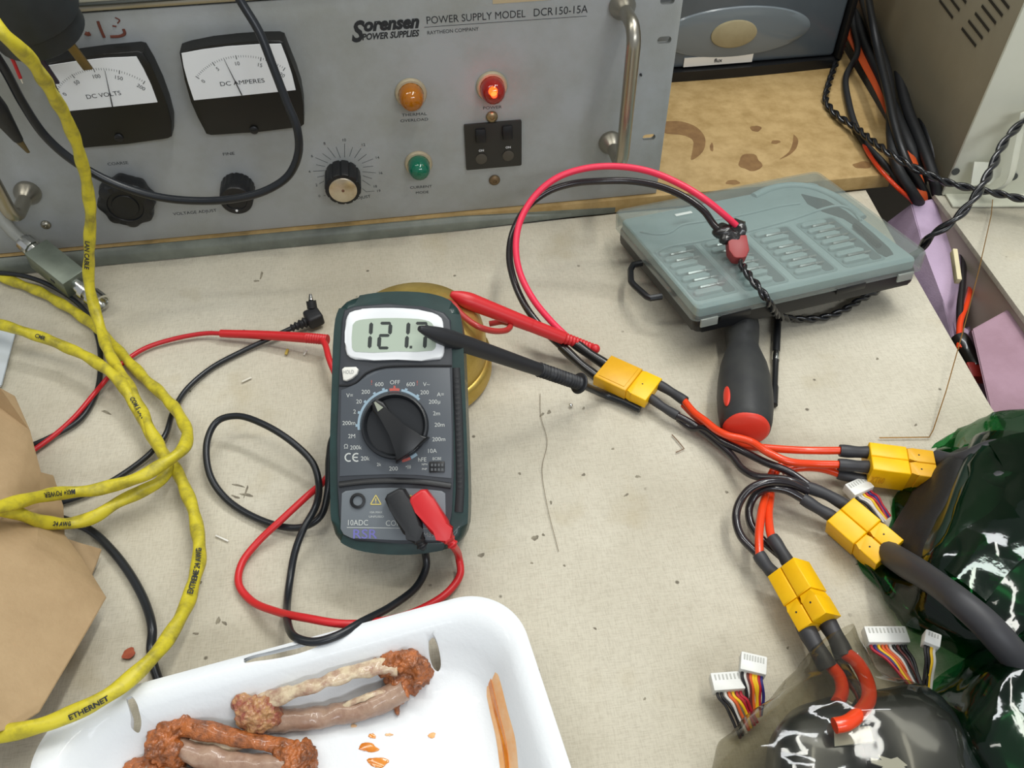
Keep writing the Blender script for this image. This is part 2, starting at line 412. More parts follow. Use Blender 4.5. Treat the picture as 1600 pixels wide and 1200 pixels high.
# meters
M_bez = mat('meter_bezel_black', '#121210', .42); M_top = mat('meter_case_smoke', '#33342f', .3)
M_dial = mat('dial_white', '#e6e8ea', .5); 
def clearmat(name, tint, share, rough, col='#ffffff', **k): return mat(name, col, .1, film=(tint, share, rough), **k)
M_glass = clearmat('clear_window', '#f4f4f4', .03, .05)
def fit_circle(p, q, r):
    ax, ay = p; bx, by = q; cx, cy = r; d = 2 * (ax * (by - cy) + bx * (cy - ay) + cx * (ay - by))
    ux = ((ax * ax + ay * ay) * (by - cy) + (bx * bx + by * by) * (cy - ay) + (cx * cx + cy * cy) * (ay - by)) / d
    uy = ((ax * ax + ay * ay) * (cx - bx) + (bx * bx + by * by) * (ax - cx) + (cx * cx + cy * cy) * (bx - ax)) / d
    return ux, uy, math.hypot(ax - ux, ay - uy)
def meter(outer, win, ticks, n_minor, labels, needle, name, A, B, screw, small=None):
    d = .0145
    loc = lambda q, dd=d: PY(q[0], q[1], dd)
    o2 = smooth([loc(q) for q in outer + outer[:1]], 1)[:-1]
    RX = Matrix(((1, 0, 0, 0), (0, 0, -1, YP), (0, 1, 0, 0), (0, 0, 0, 1)))   # (x, z, depth) -> world
    rt = [(p.x, p.z) for p in o2]
    bm = NB(); prism(bm, rt, .0003, d - .001, RX, r=.0008)
    body = obj('meter_body', bm, M_bez, ps)
    wn = [(loc(q).x, loc(q).z) for q in win]
    bm = NB(); prism(bm, wn, d - .0008, d - .0002, RX); dial = obj('dial_plate', bm, M_dial, body)
    D = lambda q: loc(q, d - .0002)
    bm = NB(); P3 = [(D(q).x, D(q).z) for q in ticks]
    cx, cz, rad = fit_circle(P3[0], P3[2], P3[4]); an = [math.atan2(p[1] - cz, p[0] - cx) for p in P3]
    y = YP - (d - .0002); F = lambda a, r_: Vector((cx + r_ * math.cos(a), y, cz + r_ * math.sin(a)))
    for i in range(5): line(bm, F(an[i], rad - .0013), F(an[i], rad + .0013), NP, .00045)
    for i in range(4):
        for k in range(1, n_minor):
            a = an[i] + (an[i + 1] - an[i]) * k / n_minor; line(bm, F(a, rad - .0002), F(a, rad + .0012), NP, .00022)
    for t_, q in labels:
        c = D(q); a = math.atan2(c.z - cz, c.x - cx); textc(bm, t_, c, (math.sin(a), 0, -math.cos(a)), NP, .0024)
    text(bm, name, D(A), D(B), NP, .0028)
    obj('dial_markings', bm, M_print, dial)
    bm = NB(); a, b = D(needle[0]), D(needle[1]); a.y -= .0006; b.y -= .0006
    tube(bm, [a, b], lambda L, t: .00038 - .00026 * t, 6); obj('needle', bm, M_blackpl, body)
    bm = NB(); c = loc(screw, d - .001); lathe(bm, [(.0028, -.001), (.0028, .0008), (.0022, .0012), (0, .0012)], Matrix.Translation(c) @ Matrix.Rotation(R(90), 4, 'X'), 20)
    box(bm, (0, 0, .0013), (.004, .0006, .0004), Matrix.Translation(c) @ Matrix.Rotation(R(90), 4, 'X'))
    obj('zero_screw', bm, M_blackpl, body)
meter([(56, 103), (110, 93), (160, 86), (215, 81), (223, 83), (236, 105), (250, 135), (261, 165), (268, 192), (268, 215), (262, 218), (200, 226), (130, 233), (122, 232), (108, 205), (92, 170), (75, 135)],
      [(74, 103), (120, 96), (165, 91), (213, 89), (224, 108), (236, 133), (246, 160), (105, 174), (95, 150)],
      [(90, 142), (114.5, 119), (147, 109.5), (186.5, 112.5), (225, 129)], 10,
      [('0', (101, 147)), ('50', (120, 128.7)), ('100', (151, 119)), ('150', (186, 121.5)), ('200', (220.5, 136))],
      ((176, 166), (164, 109.5)), 'DC VOLTS', (136.5, 154.5), (190, 148), (186, 215))
meter([(280, 84), (295, 79), (330, 72), (370, 67.5), (405, 65), (436, 64.5), (443, 67), (452, 90), (462, 115), (470, 140), (474, 165), (475, 196), (470, 200), (400, 208), (330, 213), (322, 211), (309, 185), (298, 160), (288, 125)],
      [(283.5, 84), (315, 78), (355, 73), (400, 70), (439, 69), (448, 92), (456, 116), (462, 141), (303, 157), (294, 130), (287, 105)],
      [(308.5, 121), (333, 99), (369, 89.5), (407.5, 92.5), (444, 108)], 10,
      [('0', (317.5, 126.7)), ('5', (340, 107.5)), ('10', (371, 99)), ('15', (406.5, 101.5)), ('20', (441, 117))],
      ((378, 148), (350.5, 92.5)), 'DC AMPERES', (345, 134.5), (414, 128.5), (397, 203))
# knobs
def onpanel(px, py, d): c = PY(px, py, d); return Vector((c.x, YP, c.z))
MK = lambda c: Matrix.Translation(c) @ Matrix.Rotation(R(90), 4, 'X')
c = onpanel(536, 297, .019); bm = NB()
lathe(bm, [(.0128, .0003), (.0128, .0175), (.0122, .0187), (.0105, .019), (0, .019)], MK(c), 72, lambda a, z: 1 - .07 * max(0, math.cos(a * 12)) ** 6)
k = obj('adjust_knob', bm, M_blackpl, ps)
bm = NB(); lathe(bm, [(.0098, .0188), (.0098, .0196), (.0094, .0199), (0, .0199)], MK(c), 40); obj('knob_cap', bm, mat('brushed_cap', '#d9cfbb', .34, .9, '#c4b59c', 60), k)
bm = NB(); lathe(bm, [(.0011, .0198), (.0011, .0202), (0, .0202)], MK(c), 12); obj('cap_dimple', bm, mat('brown_mark', '#6b4a3a', .6), k)
c = onpanel(369, 314, .018); bm = NB()
lathe(bm, [(.0118, .0003), (.0118, .010), (.0112, .0175), (.0106, .0183), (.0075, .0183), (.0072, .0175), (0, .0175)], MK(c), 72, lambda a, z: 1 - (.05 * max(0, math.cos(a * 20)) ** 2 if z < .016 else 0))
k = obj('fine_knob', bm, M_blackpl, ps)
bm = NB(); d_ = PY(370, 329, .0186); lathe(bm, [(.0009, 0), (.0009, .0003), (0, .0003)], Matrix.Translation(d_) @ Matrix.Rotation(R(90), 4, 'X'), 12); obj('white_dot', bm, M_dial, k)
c = onpanel(196, 323, .017); bm = NB()
lathe(bm, [(.015, .0003), (.0178, .004), (.0186, .010), (.018, .015), (.016, .0168), (.012, .0172), (.0115, .0162), (.009, .0162), (.0085, .0172), (0, .0175)], MK(c), 96, lambda a, z: 1 + (.055 * math.cos(a * 8 + .3) if z < .0165 and z > .001 and z != .0162 else 0))
obj('coarse_knob', bm, M_blackpl, ps)
# pilot lamps
def lamp(px, py, r, m, glow=None):
    c = onpanel(px, py, .008); bm = NB()
    lathe(bm, [(r * 1.28, .0002), (r * 1.3, .0012), (r * 1.2, .0028), (r * 1.02, .003), (r * 1.0, .002)], MK(c), 32)
    L_ = obj('pilot_lamp', bm, mat('lamp_collar', '#b5a98e', .45, .3), ps)
    bm = NB(); lathe(bm, [(r * 1.0, .002), (r * 1.0, .007), (r * .97, .010), (r * .86, .0125), (r * .66, .0146), (r * .4, .0158), (r * .15, .0162), (0, .0163)], MK(c), 32, lambda a, z: 1 + .012 * math.cos(a * 16))
    obj('lens', bm, m, L_)
    bm = NB(); ball(bm, (0, 0, .008), .0022, .0022, .0022, 2, MK(c)); obj('bulb', bm, mat('bulb_lit', '#ffb060', .3, emit=('#ff9a30', 14)) if glow else mat('bulb_dark', '#b8b090', .2), L_)
    if glow:
        l = bpy.data.lights.new('bulb_light', 'POINT'); l.energy = .002; l.color = (1, .25, .1); l.shadow_soft_size = .002
        lo = bpy.data.objects.new('bulb_light', l); C.objects.link(lo); lo.location = MK(c) @ Vector((0, 0, .012))
lamp(643, 154, .0084, mat('amber_lens', '#d07c08', .12, trans=.45, coat=.5)); lamp(770.5, 143, .0084, mat('red_lens', '#d01c10', .12, trans=.55, coat=.5), True)
lamp(655, 264, .0078, mat('green_lens', '#0f7a5c', .12, trans=.4, coat=.5))
# breaker switch plate
MP = Matrix(((1, 0, 0, 0), (0, 0, -1, YP), (0, 1, 0, 0), (0, 0, 0, 1)))
q = [PY(x, y, .002) for x, y in ((725, 196), (815, 187.5), (815, 258.5), (729, 266))]
bm = NB(); x0 = q[0].x; x1 = q[1].x; z1 = q[0].z; z0 = q[2].z; prism(bm, rrect(x0, z0, x1, z1, .0008), .0002, .002, MP, r=.0003)
sp = obj('breaker_plate', bm, mat('breaker_black', '#2b2a27', .45), ps)
for cx_, cy_ in ((751, 212), (793, 207)):
    a = PY(cx_, cy_, .004); bm = NB(); box(bm, (a.x, YP - .0042, a.z), (.0072, .0046, .0095), Matrix.Translation(a * 0), r=.0008)
    for v in bm.verts:
        if v.co.z > a.z and v.co.y < YP - .004: v.co.y += .0022
    obj('toggle', bm, M_blackpl, sp)
    b = PY(cx_ + 1, cy_ + 36, .002); bm = NB(); lathe(bm, [(.0042, 0), (.0042, .0006), (.0036, .0009), (0, .0009)], Matrix.Translation(b) @ Matrix.Rotation(R(90), 4, 'X'), 24)
    obj('button', bm, mat('breaker_button', '#4b463d', .5), sp)
    t_ = PY(cx_ + 1, cy_ + 23, .002); bm = NB(); textc(bm, 'ON', t_, XP, NP, .0017, .02, .0002); obj('switch_legend', bm, M_dial, sp)
def screw(px, py, r, m, par, name='screw'):
    bm = NB(); c = onpanel(px, py, .002); lathe(bm, [(r, .0002), (r, .0012), (r * .8, .0022), (r * .35, .0027), (r * .3, .002), (0, .0019)], MK(c), 24)
    return obj(name, bm, m, par)
M_brs = mat('dull_brass', '#9f8a68', .35, .85)
screw(769, 184, .0042, M_brs, ps); screw(773, 283, .0042, mat('dirty_brass', '#77644a', .5, .6), ps); screw(71, 353, .0034, M_chrome, ps); screw(1002, 118, .0008, M_print, ps)
# printing
bm = NB(); T = lambda s, a, b, h, **k: text(bm, s, PY(*a), PY(*b), NP, h, **k)
T('POWER SUPPLY MODEL', (667, 37.5), (821, 26.5), .0048); T('DCR', (834, 25.5), (864, 23.2), .0050); T('150-15A', (868, 23), (918, 19.5), .0050)
line(bm, PY(663, 42.5), PY(917, 25), NP, .0003); T('RAYTHEON COMPANY', (668, 54), (748, 47.5), .0024)
obj('title_print', bm, M_print, ps); bm = NB()
T('THERMAL', (628, 182), (667, 179.5), .0021); T('OVERLOAD', (626, 191), (669, 188), .0021); obj('lamp_legend', bm, M_print, ps); bm = NB(); T('POWER', (755, 171), (784, 169), .0022)
obj('lamp_legend', bm, M_print, ps); bm = NB(); T('CURRENT', (641, 295), (675, 292.5), .0021); T('MODE', (650, 303), (670, 301.5), .0021); obj('lamp_legend', bm, M_print, ps); bm = NB(); T('FINE', (349, 243), (367, 241.5), .0022)
obj('knob_legend', bm, M_print, ps); bm = NB(); T('COARSE', (169, 258.5), (201, 256), .0022); obj('knob_legend', bm, M_print, ps); bm = NB(); T('VOLTAGE ADJUST', (271, 336.5), (339, 330.5), .0024); obj('knob_legend', bm, M_print, ps); bm = NB(); T('ADJUST', (553, 312), (579.5, 308.3), .0023)
for s, a in (('0', (499, 306)), ('2', (494.5, 289)), ('4', (483.5, 268)), ('6', (487.5, 243.5)), ('8', (507, 224)), ('10', (538, 218.5)), ('12', (568, 226)), ('14', (590, 246)), ('16', (595, 270)), ('18', (586.5, 291)), ('19', (592, 298))):
    textc(bm, s, PY(*a), XP, NP, .0021)
K_ = lambda a: PY(460 + a[0] / 8, 200 + a[1] / 8)
for a, b in (((418, 435), (262, 370)), ((458, 395), (350, 318)), ((515, 370), (412, 240)), ((575, 372), (520, 235)), ((627, 365), (627, 195)), ((688, 355), (728, 238)), ((752, 372), (832, 255)), ((795, 410), (902, 325)), ((845, 440), (985, 385)), ((860, 490), (985, 475)), ((850, 545), (1018, 560)), ((855, 595), (970, 632)), ((850, 650), (950, 718)), ((850, 755), (895, 797)), ((895, 797), (1000, 788)), ((385, 480), (272, 458)), ((380, 532), (232, 540)), ((375, 595), (285, 615)), ((372, 662), (310, 697)), ((390, 845), (365, 845))):
    line(bm, K_(a), K_(b), NP, .00028)
obj('dial_scale', bm, M_print, ps)
bm = NB(); T('S', (550, 65), (574, 63), .0128, bold=.035, shear=.35); T('orensen', (569, 48.3), (656, 42.3), .0080, bold=.05, shear=.3); T('POWER SUPPLIES', (566, 62.5), (656, 56), .0040, bold=.035, shear=.3)
obj('maker_logo', bm, M_print, ps)
bm = NB()
def stroke(bm, pts, w_):
    P = [PY(*p) for p in pts]; P = smooth(P, 5); P = [p + NP * .0004 for p in P]; tube(bm, P, w_, 6)
stroke(bm, [(133, 51), (137, 53), (141, 52)], .0012); stroke(bm, [(153, 33), (157, 44), (163, 58)], .0009); stroke(bm, [(180, 27), (187, 31), (184, 36)], .0004)
stroke(bm, [(193, 45), (195, 52), (188, 56), (173, 57)], .0009); stroke(bm, [(176, 40), (182, 41)], .0005)
obj('marker_writing', bm, mat('red_brown_marker', '#6d3a2c', .7), ps)
bm = NB(); a = PY(770, 6); b = PY(862, 1); box(bm, ((a.x + b.x) / 2, YP - .0001, (a.z + PZ1 - .0005) / 2), (b.x - a.x, .0003, PZ1 - .0005 - a.z)); obj('paper_sticker', bm, mat('tan_tape', '#bba987', .6), ps)
# upper instrument with chrome strips
uz = PZ1 + .0006
up = thing('rack_instrument', 'grey instrument stacked on the power supply, only its striped lower lip in view', 'instrument', (-.2, YP + .2, uz))
M_up = mat('upper_grey', '#8a8d86', .5); 
bm = NB(); box(bm, ((PX0 + PX1) / 2, YP + .2, uz + .045), (.5, .4, .09), r=.001); obj('case', bm, M_up, up)
for zc, hh, m_, dd in ((.0028, .0030, M_chrome, .0030), (.0080, .0030, mat('lip_grey', '#b3b3a7', .35, .4), .0026), (.0125, .0016, mat('lip_dark', '#55574f', .5), .0016), (.0165, .0026, MATS['lip_grey'], .0026)):
    bm = NB(); box(bm, ((PX0 + PX1) / 2, YP - dd / 2, uz + zc), (.5, dd, hh), r=.0006); obj('trim_strip', bm, m_, up)

# ------------------------------------------------------------------ flux case behind, on the board
fx = thing('flux_case', 'slate grey case with an oval window and a white flux label, behind the power supply', 'case', (.31, .74, .0122))
B0 = W(1040, 126, .0125); B1 = W(1308, 97, .0125); yb = (B0.y + B1.y) / 2 - .010; 
def FX(px, py, d=0):
    r = ray(px, py); return CAM + r * ((yb + .008 - d - CAM.y) / r.y)
xl, xr = .185, FX(1305, 80).x
M_sl = mat('slate_plastic', '#5d676f', .3, 0, '#566068', 8, coat=.3)
bm = NB(); box(bm, ((xl + xr) / 2, yb + .09, .012 + .085), (xr - xl, .164, .15), r=.004, seg=3); obj('body', bm, M_sl, fx)
bm = NB(); pts = [(xl - .004, yb + .17), (xl - .004, yb + .006)] + [(xl + (xr - xl) * t, yb + .005 - .004 * math.sin(math.pi * t)) for t in [i / 12 for i in range(13)]] + [(xr + .004, yb + .006), (xr + .004, yb + .17)]
prism(bm, pts, .0123, .0215, r=.003, seg=3); obj('base', bm, M_blackpl, fx)
oc = FX(1148, 50); bm = NB()
RXF = Matrix(((1, 0, 0, oc.x), (0, 0, -1, yb + .008), (0, 1, 0, oc.z), (0, 0, 0, 1)))
lathe(bm, [(.070, -.001), (.066, .0015), (.058, .0022), (.040, .0028), (0, .0038)], RXF @ Matrix.Diagonal((1.05, .34, 1, 1)), 64); obj('oval_dome', bm, mat('slate_dome', '#727b80', .22, 0, coat=.5), fx)
bm = NB(); lathe(bm, [(.0215, .003), (.0215, .0046), (.019, .0054), (0, .0056)], RXF @ Matrix.Translation((-.002, 0, 0)) @ Matrix.Diagonal((1, .58, 1, 1)), 48); obj('oval_disc', bm, mat('tan_disc', '#a69a78', .6, 0, '#9a8e6c', 30), fx)
bm = NB(); box(bm, (xr + .0035, yb + .088, .012 + .088), (.006, .170, .158), r=.002); obj('side_frame', bm, M_blackpl, fx)
bm = NB(); a = FX(1067, 104); b = FX(1176, 86); box(bm, ((a.x + b.x) / 2, yb + .0072, FX(1121, 93).z), (b.x - a.x, .0012, .0085)); lb = obj('paper_label', bm, mat('label_white', '#e9e6de', .6), fx)
bm = NB(); textc(bm, 'flux', Vector((FX(1121, 96).x, yb + .0065, FX(1121, 93).z)), XP, NP, .0036, .02); obj('label_text', bm, M_print, lb)
# ------------------------------------------------------------------ cream instrument on the right
ya = R(-9); hx = Vector((math.cos(ya), math.sin(ya), 0)); hy = Vector((-math.sin(ya), math.cos(ya), 0))
K0 = W(1470, 303, .0005)
ci = thing('cream_instrument', 'cream metal instrument case with slotted vents standing on the side table', 'instrument', (K0.x, K0.y, .0003))
MC = Matrix.Translation(K0) @ Matrix.Rotation(ya, 4, 'Z')
M_cr = mat('cream_enamel', '#d9dacb', .45, 0, '#d2d3c2', 7); M_side = mat('cream_enamel_shaded', '#99917c', .5, 0, '#918974', 9)  # case body in a browner tone: its side's shade put into the colour
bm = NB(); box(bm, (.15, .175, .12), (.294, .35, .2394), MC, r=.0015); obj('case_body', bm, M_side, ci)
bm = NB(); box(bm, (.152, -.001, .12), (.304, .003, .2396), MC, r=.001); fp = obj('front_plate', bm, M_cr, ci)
bm = NB(); n_ = hx * -1
def side(px, py, lift=0):
    o_ = K0 + n_ * (lift - .003); r = ray(px, py); return CAM + r * ((o_ - CAM).dot(n_) / r.dot(n_))
for i in range(6):
    for (bx, by, ex_, ey_) in ((1503, 44, 1525, 72), (1468, 0, 1489, 28)):
        a = side(bx + i * 10.4, by - i * 11.8, .0003); b = side(ex_ + i * 10.4, ey_ - i * 11.8, .0003)
        line(bm, a, b, n_, .0022, .0002)
obj('vent_slots', bm, mat('slot_dark', '#2e2a22', .7), ci)
# bracket at the foot of the plate
def front(px, py, d=0):
    o_ = K0 - hy * (.003 + d); r = ray(px, py); return CAM + r * ((o_ - CAM).dot(hy) / r.dot(hy))
bm = NB()
for px, py, rr in ((1493, 268, .0030), (1583, 276, .0034)): 
    c = front(px, py, .0002); lathe(bm, [(rr, 0), (rr, .0006), (rr * .7, .0008), (0, .0006)], along(c, c - hy) @ ZX @ Matrix.Rotation(0, 4, 'Z'), 20)
obj('rivet', bm, mat('rivet_grey', '#55595a', .4, .6), ci)
P0 = [W(1521, 254, .030), W(1498, 306, .001), W(1548, 303, .001), W(1600, 240, .03), W(1548, 246, .036)]
bm = NB()
F1 = [front(1521, 254, .001), front(1545, 247, .004), front(1556, 262, .012), front(1560, 285, .018), front(1552, 302, .020), front(1540, 296, .012), front(1525, 270, .004)]
prism(bm, [(0, 0), (.014, .001), (.0215, .007), (.022, .013), (.014, .0175), (0, .018)], -.0008, .0008, Matrix.Translation(front(1516, 290, .014)) @ Matrix.Rotation(ya, 4, 'Z') @ Matrix.Rotation(R(60), 4, 'X')) 
box(bm, (.03, -.010, .0005), (.075, .018, .0012), MC @ Matrix.Translation((.01, 0, .0006)))
tube(bm, smooth([front(1600, 175, .012), front(1590, 230, .018), front(1575, 285, .022), front(1552, 300, .02)], 6), .004, 8, flat=.25)
obj('foot_bracket', bm, M_cr, ci)
# ------------------------------------------------------------------ gap: foam boards and strips
M_foam = mat('lilac_foam', '#c3acc6', .8, 0, '#b8a1bc', 25, bump=.2, bs=700); M_foam2 = mat('mauve_foam', '#9d7f8c', .85, 0, '#947682', 25, bump=.2, bs=700)
bm = NB()
def wm(*P): return [W(x, y, z / 1000) for x, y, z in P]
T_ = wm((1424, 318, -6), (1462, 309, -4), (1477, 326, -8), (1490, 385, -20), (1502, 450, -34), (1504, 520, -49), (1496, 560, -58), (1474, 470, -38), (1446, 395, -22))
D_ = [p + Vector((.012, 0, -.05)) for p in T_]
L_ = wm((1385, 347, -30), (1388, 420, -45), (1455, 530, -70), (1490, 560, -75))
Dv = W(1385, 347, -.034) - W(1424, 318, -.008)
t_v = [bm.verts.new(p) for p in T_]; b_v = [bm.verts.new(p + Dv + Vector((0, 0, -.006 * (i % 2)))) for i, p in enumerate(T_)]
bm.faces.new(t_v); bm.faces.new(b_v[::-1])
for i in range(len(t_v)): bm.faces.new((t_v[i], b_v[i], b_v[(i + 1) % len(t_v)], t_v[(i + 1) % len(t_v)]))
bmesh.ops.bevel(bm, geom=bm.edges[:], offset=.0008, segments=2, affect='EDGES')
o = obj('foam_block', bm, M_foam, ang=25); tag(o, 'lilac foam strip wedged upright in the gap beside the bit case', 'foam')
bm = NB(); hexa(bm, wm((1512, 520, -50), (1640, 440, -50), (1660, 690, -60), (1565, 690, -60)) + wm((1518, 515, -12), (1640, 448, -8), (1660, 690, -14), (1558, 690, -14)))
bmesh.ops.bevel(bm, geom=bm.edges[:], offset=.001, segments=2, affect='EDGES')
o = obj('foam_board', bm, M_foam2); tag(o, 'mauve foam board lying in the gap behind the green battery', 'foam')
bm = NB(); hexa(bm, wm((1490, 520, -62), (1520, 500, -62), (1560, 640, -70), (1545, 650, -70)) + wm((1488, 500, -45), (1512, 515, -45), (1552, 640, -58), (1530, 640, -58)))
o = obj('foam_offcut', bm, M_foam); tag(o, 'narrow lilac foam offcut low in the gap below the black and red lead', 'foam')
bm = NB(); hexa(bm, wm((1495, 470, -48), (1500, 545, -58), (1504, 545, -58), (1500, 470, -48)) + wm((1484, 395, -2), (1492, 440, -10), (1502, 436, -10), (1494, 392, -2)))
bm.free(); bm = NB(); a, b = W(1490, 392, .001), W(1497, 440, -.006); box(bm, (0, 0, 0), ((b - a).length, .0035, .006), along((a + b) / 2, b), r=.0006)
o = obj('wood_splinter', bm, mat('pale_wood', '#d8cca6', .7)); tag(o, 'short pale sliver of wood stuck to the lilac foam strip', 'splinter')
# ------------------------------------------------------------------ brass pot behind the meter
bp_ = Vector((-.0085, .384, 0)); bm = NB()
M_brass = mat('satin_brass', '#cdb365', .42, .8, '#b79c50', 40, bump=.08, bs=250)
lathe(bm, [(.043, .0004), (.0475, .003), (.0478, .012), (.0466, .0145), (.0448, .015), (.0445, .028), (.043, .036), (.038, .0430), (.028, .0475), (.014, .0500), (0, .0505)], Matrix.Translation(bp_), 64)
o = obj('brass_pot', bm, M_brass, ang=50); tag(o, 'round satin brass pot standing behind the multimeter and at its right', 'pot')
# ------------------------------------------------------------------ multimeter
Bc = W(623, 866, .028); a_ = R(35); yw = R(-7)
ex_ = Vector((math.cos(yw), math.sin(yw), 0)); ey_ = Vector((-math.sin(yw) * math.cos(a_), math.cos(yw) * math.cos(a_), math.sin(a_)))
DF = Frame(Bc, ex_, ey_); DN = DF.N
def dl(q, h=0): p = DF.px(q[0], q[1], h); return (p.x, p.y)
def dw(q, h=0): return DF.M @ DF.px(q[0], q[1], h)
dm = thing('multimeter', 'dark green and charcoal digital multimeter reading 121.7, propped up beside the brass pot', 'multimeter', M=DF.M.copy() @ Matrix.Translation((0, 0, -.034)))
outer = [(517, 800), (516, 700), (519, 600), (522, 520), (527, 490), (540, 470), (575, 460), (620, 456), (670, 459), (700, 468), (715, 480), (721, 500), (725, 560), (728, 640), (731, 720), (732, 790), (728, 830), (712, 852), (680, 862), (625, 867), (570, 862), (540, 852), (522, 835)]
M_hol = mat('green_rubber', '#193432', .45, 0, '#162d2b', 60, coat=.15); M_body = mat('charcoal_case', '#34373c', .4); M_plate = mat('slate_face', '#4b5056', .42); M_plate2 = mat('grey_face', '#6a7075', .42)
def spl(pts, n=4): return [tuple(p[:2]) for p in smooth([Vector((x, y, 0)) for x, y in pts + pts[:1]], n)[:-1]]
ol = spl([dl(q) for q in outer], 3)[::-1]
bm = NB(); prism(bm, ol, -.034, .001, DF.M, r=.0045, seg=4, vert=True); hol = obj('holster', bm, M_hol, dm)
inner = [(527, 690), (531, 580), (534, 500), (538, 484), (555, 478), (604, 474), (660, 479), (694, 488), (704, 500), (706, 540), (708, 640), (709, 740), (706, 800), (702, 835), (690, 848), (630, 850), (555, 845), (536, 836), (529, 805), (528, 760)]
il = [dl(q, .0022) for q in inner][::-1]; bm = NB(); prism(bm, il, .0, .0028, DF.M, r=.0012, seg=3); obj('body', bm, M_body, dm)
bm = NB(); u0 = DF.M @ Vector((0, .105, -.0335)); box(bm, (0, 0, 0), (.045, .002, u0.z - .001), Matrix.Translation((u0.x, u0.y + .012, u0.z / 2)) @ Matrix.Rotation(yw, 4, 'Z') @ Matrix.Rotation(R(20), 4, 'X'), r=.0006); obj('tilt_stand', bm, M_hol, dm)
# ribbed grip strip between body and holster
bm = NB()
for i in range(22):
    y = 590 + i * 8.2; p = dw((713.5 + i * .25, y), .0014); box(bm, (0, 0, 0), (.0022, .0016, .0010), Matrix.Translation(p) @ DF.M.to_3x3().to_4x4(), r=.0002)
g_ = obj('grip_ribs', bm, M_blackrub, hol)
bm = NB(); mid = [dw(q, .0011) for q in ((712, 575), (716, 640), (719, 760), (717, 800))]; tube(bm, smooth(mid, 5), .0022, 8, flat=.35); obj('grip_channel', bm, M_blackrub, hol)
pl1 = [(532.5, 609), (545, 606), (558, 600), (572, 587), (586, 580), (604, 576.5), (650, 575), (703, 574.5), (704, 600), (706, 680), (706, 748), (690, 746), (650, 742), (610, 741), (570, 742), (530, 745)]
bm = NB(); prism(bm, [dl(q, .003) for q in pl1][::-1], .0024, .0031, DF.M, r=.0003); p1 = obj('dial_face', bm, M_plate, dm)
pl2 = [(534, 771), (540, 767), (575, 763), (611, 762), (655, 763.5), (690, 767), (696, 771), (697, 835), (690, 842), (682, 844.5), (620, 844), (549, 841), (537, 835), (532, 826)]
bm = NB(); prism(bm, [dl(q, .003) for q in pl2][::-1], .0024, .0033, DF.M, r=.0003); p2 = obj('socket_face', bm, M_plate2, dm)
# dark groove ridge between the two faces
bm = NB(); tube(bm, smooth([dw(q, .0026) for q in ((530, 756), (570, 751.5), (615, 750), (660, 752), (705, 758))], 6), .0022, 10, flat=.45); obj('ridge', bm, M_blackpl, dm)
bm = NB(); tube(bm, smooth([dw(q, .0031) for q in ((530, 602), (545, 602), (557, 597), (571, 584), (586, 577), (604, 573), (650, 571.5), (706, 571.5))], 4), .0005, 6); obj('ridge', bm, M_blackpl, dm)
bz = [(540, 501), (546, 488), (566, 483), (600, 481.5), (630, 482), (675, 488), (690, 497), (693, 512), (694, 550), (688, 561), (620, 562), (555, 561.5), (542, 554), (539, 535)]
bm = NB(); prism(bm, spl([dl(q, .004) for q in bz], 2)[::-1], .0024, .0046, DF.M, r=.0012, seg=3); sb = obj('screen_bezel', bm, mat('white_bezel', '#dfe1e2', .3), dm)
lc = [(551, 508), (556, 502), (568, 499), (600, 497), (640, 497.5), (664, 500), (675, 505), (679, 515), (681, 542), (675, 548), (620, 549), (555, 549.5), (550, 543)]
bm = NB(); prism(bm, spl([dl(q, .0047) for q in lc], 2)[::-1], .0044, .0048, DF.M); sc = obj('lcd_screen', bm, mat('lcd_grey_green', '#a9b5a5', .25, 0, coat=.4), sb)
bm = NB()
def cr7(x, y): return (480 + x / 2.667, 430 + y / 2.667)
def seg(pts): bm.faces.new([bm.verts.new(dw(cr7(*p), .0049)) for p in pts])
def vseg(x, y0, y1, sl=-.045, w_=8): seg([(x - sl * y0 * 0 - w_, y0 + 6), (x, y0 - 2), (x + w_, y0 + 6), (x + w_ + sl * (y1 - y0), y1 - 6), (x + sl * (y1 - y0), y1 + 2), (x - w_ + sl * (y1 - y0), y1 - 6)])
def hseg(x0, x1, y, w_=6): seg([(x0, y), (x0 + 6, y - w_), (x1 - 6, y - w_), (x1, y), (x1 - 6, y + w_), (x0 + 6, y + w_)])
vseg(267, 198, 246); vseg(262, 254, 303); hseg(304, 350, 200); vseg(347, 204, 246); hseg(298, 344, 251); vseg(301, 256, 300); hseg(296, 340, 303)
vseg(422, 198, 246); vseg(416, 254, 303); hseg(452, 502, 200); vseg(498, 204, 246); vseg(492, 254, 303)
seg([(427, 294), (438, 294), (437, 305), (426, 305)])
obj('lcd_digits', bm, mat('lcd_ink', '#2b312f', .5), sc)
hb = [(534, 577), (538, 573.5), (556, 573), (560, 577), (558, 584), (550, 591), (541, 595), (536, 594)]
bm = NB(); prism(bm, [dl(q, .005) for q in hb][::-1], .0026, .0052, DF.M, r=.0006, seg=3); hbn = obj('hold_button', bm, mat('button_white', '#dcdad2', .4), dm)
bm = NB(); text(bm, 'HOLD', dw((536.5, 584), .0053), dw((553, 583.5), .0053), DN, .0019); obj('button_text', bm, mat('grey_print', '#9a9b98', .6), hbn)
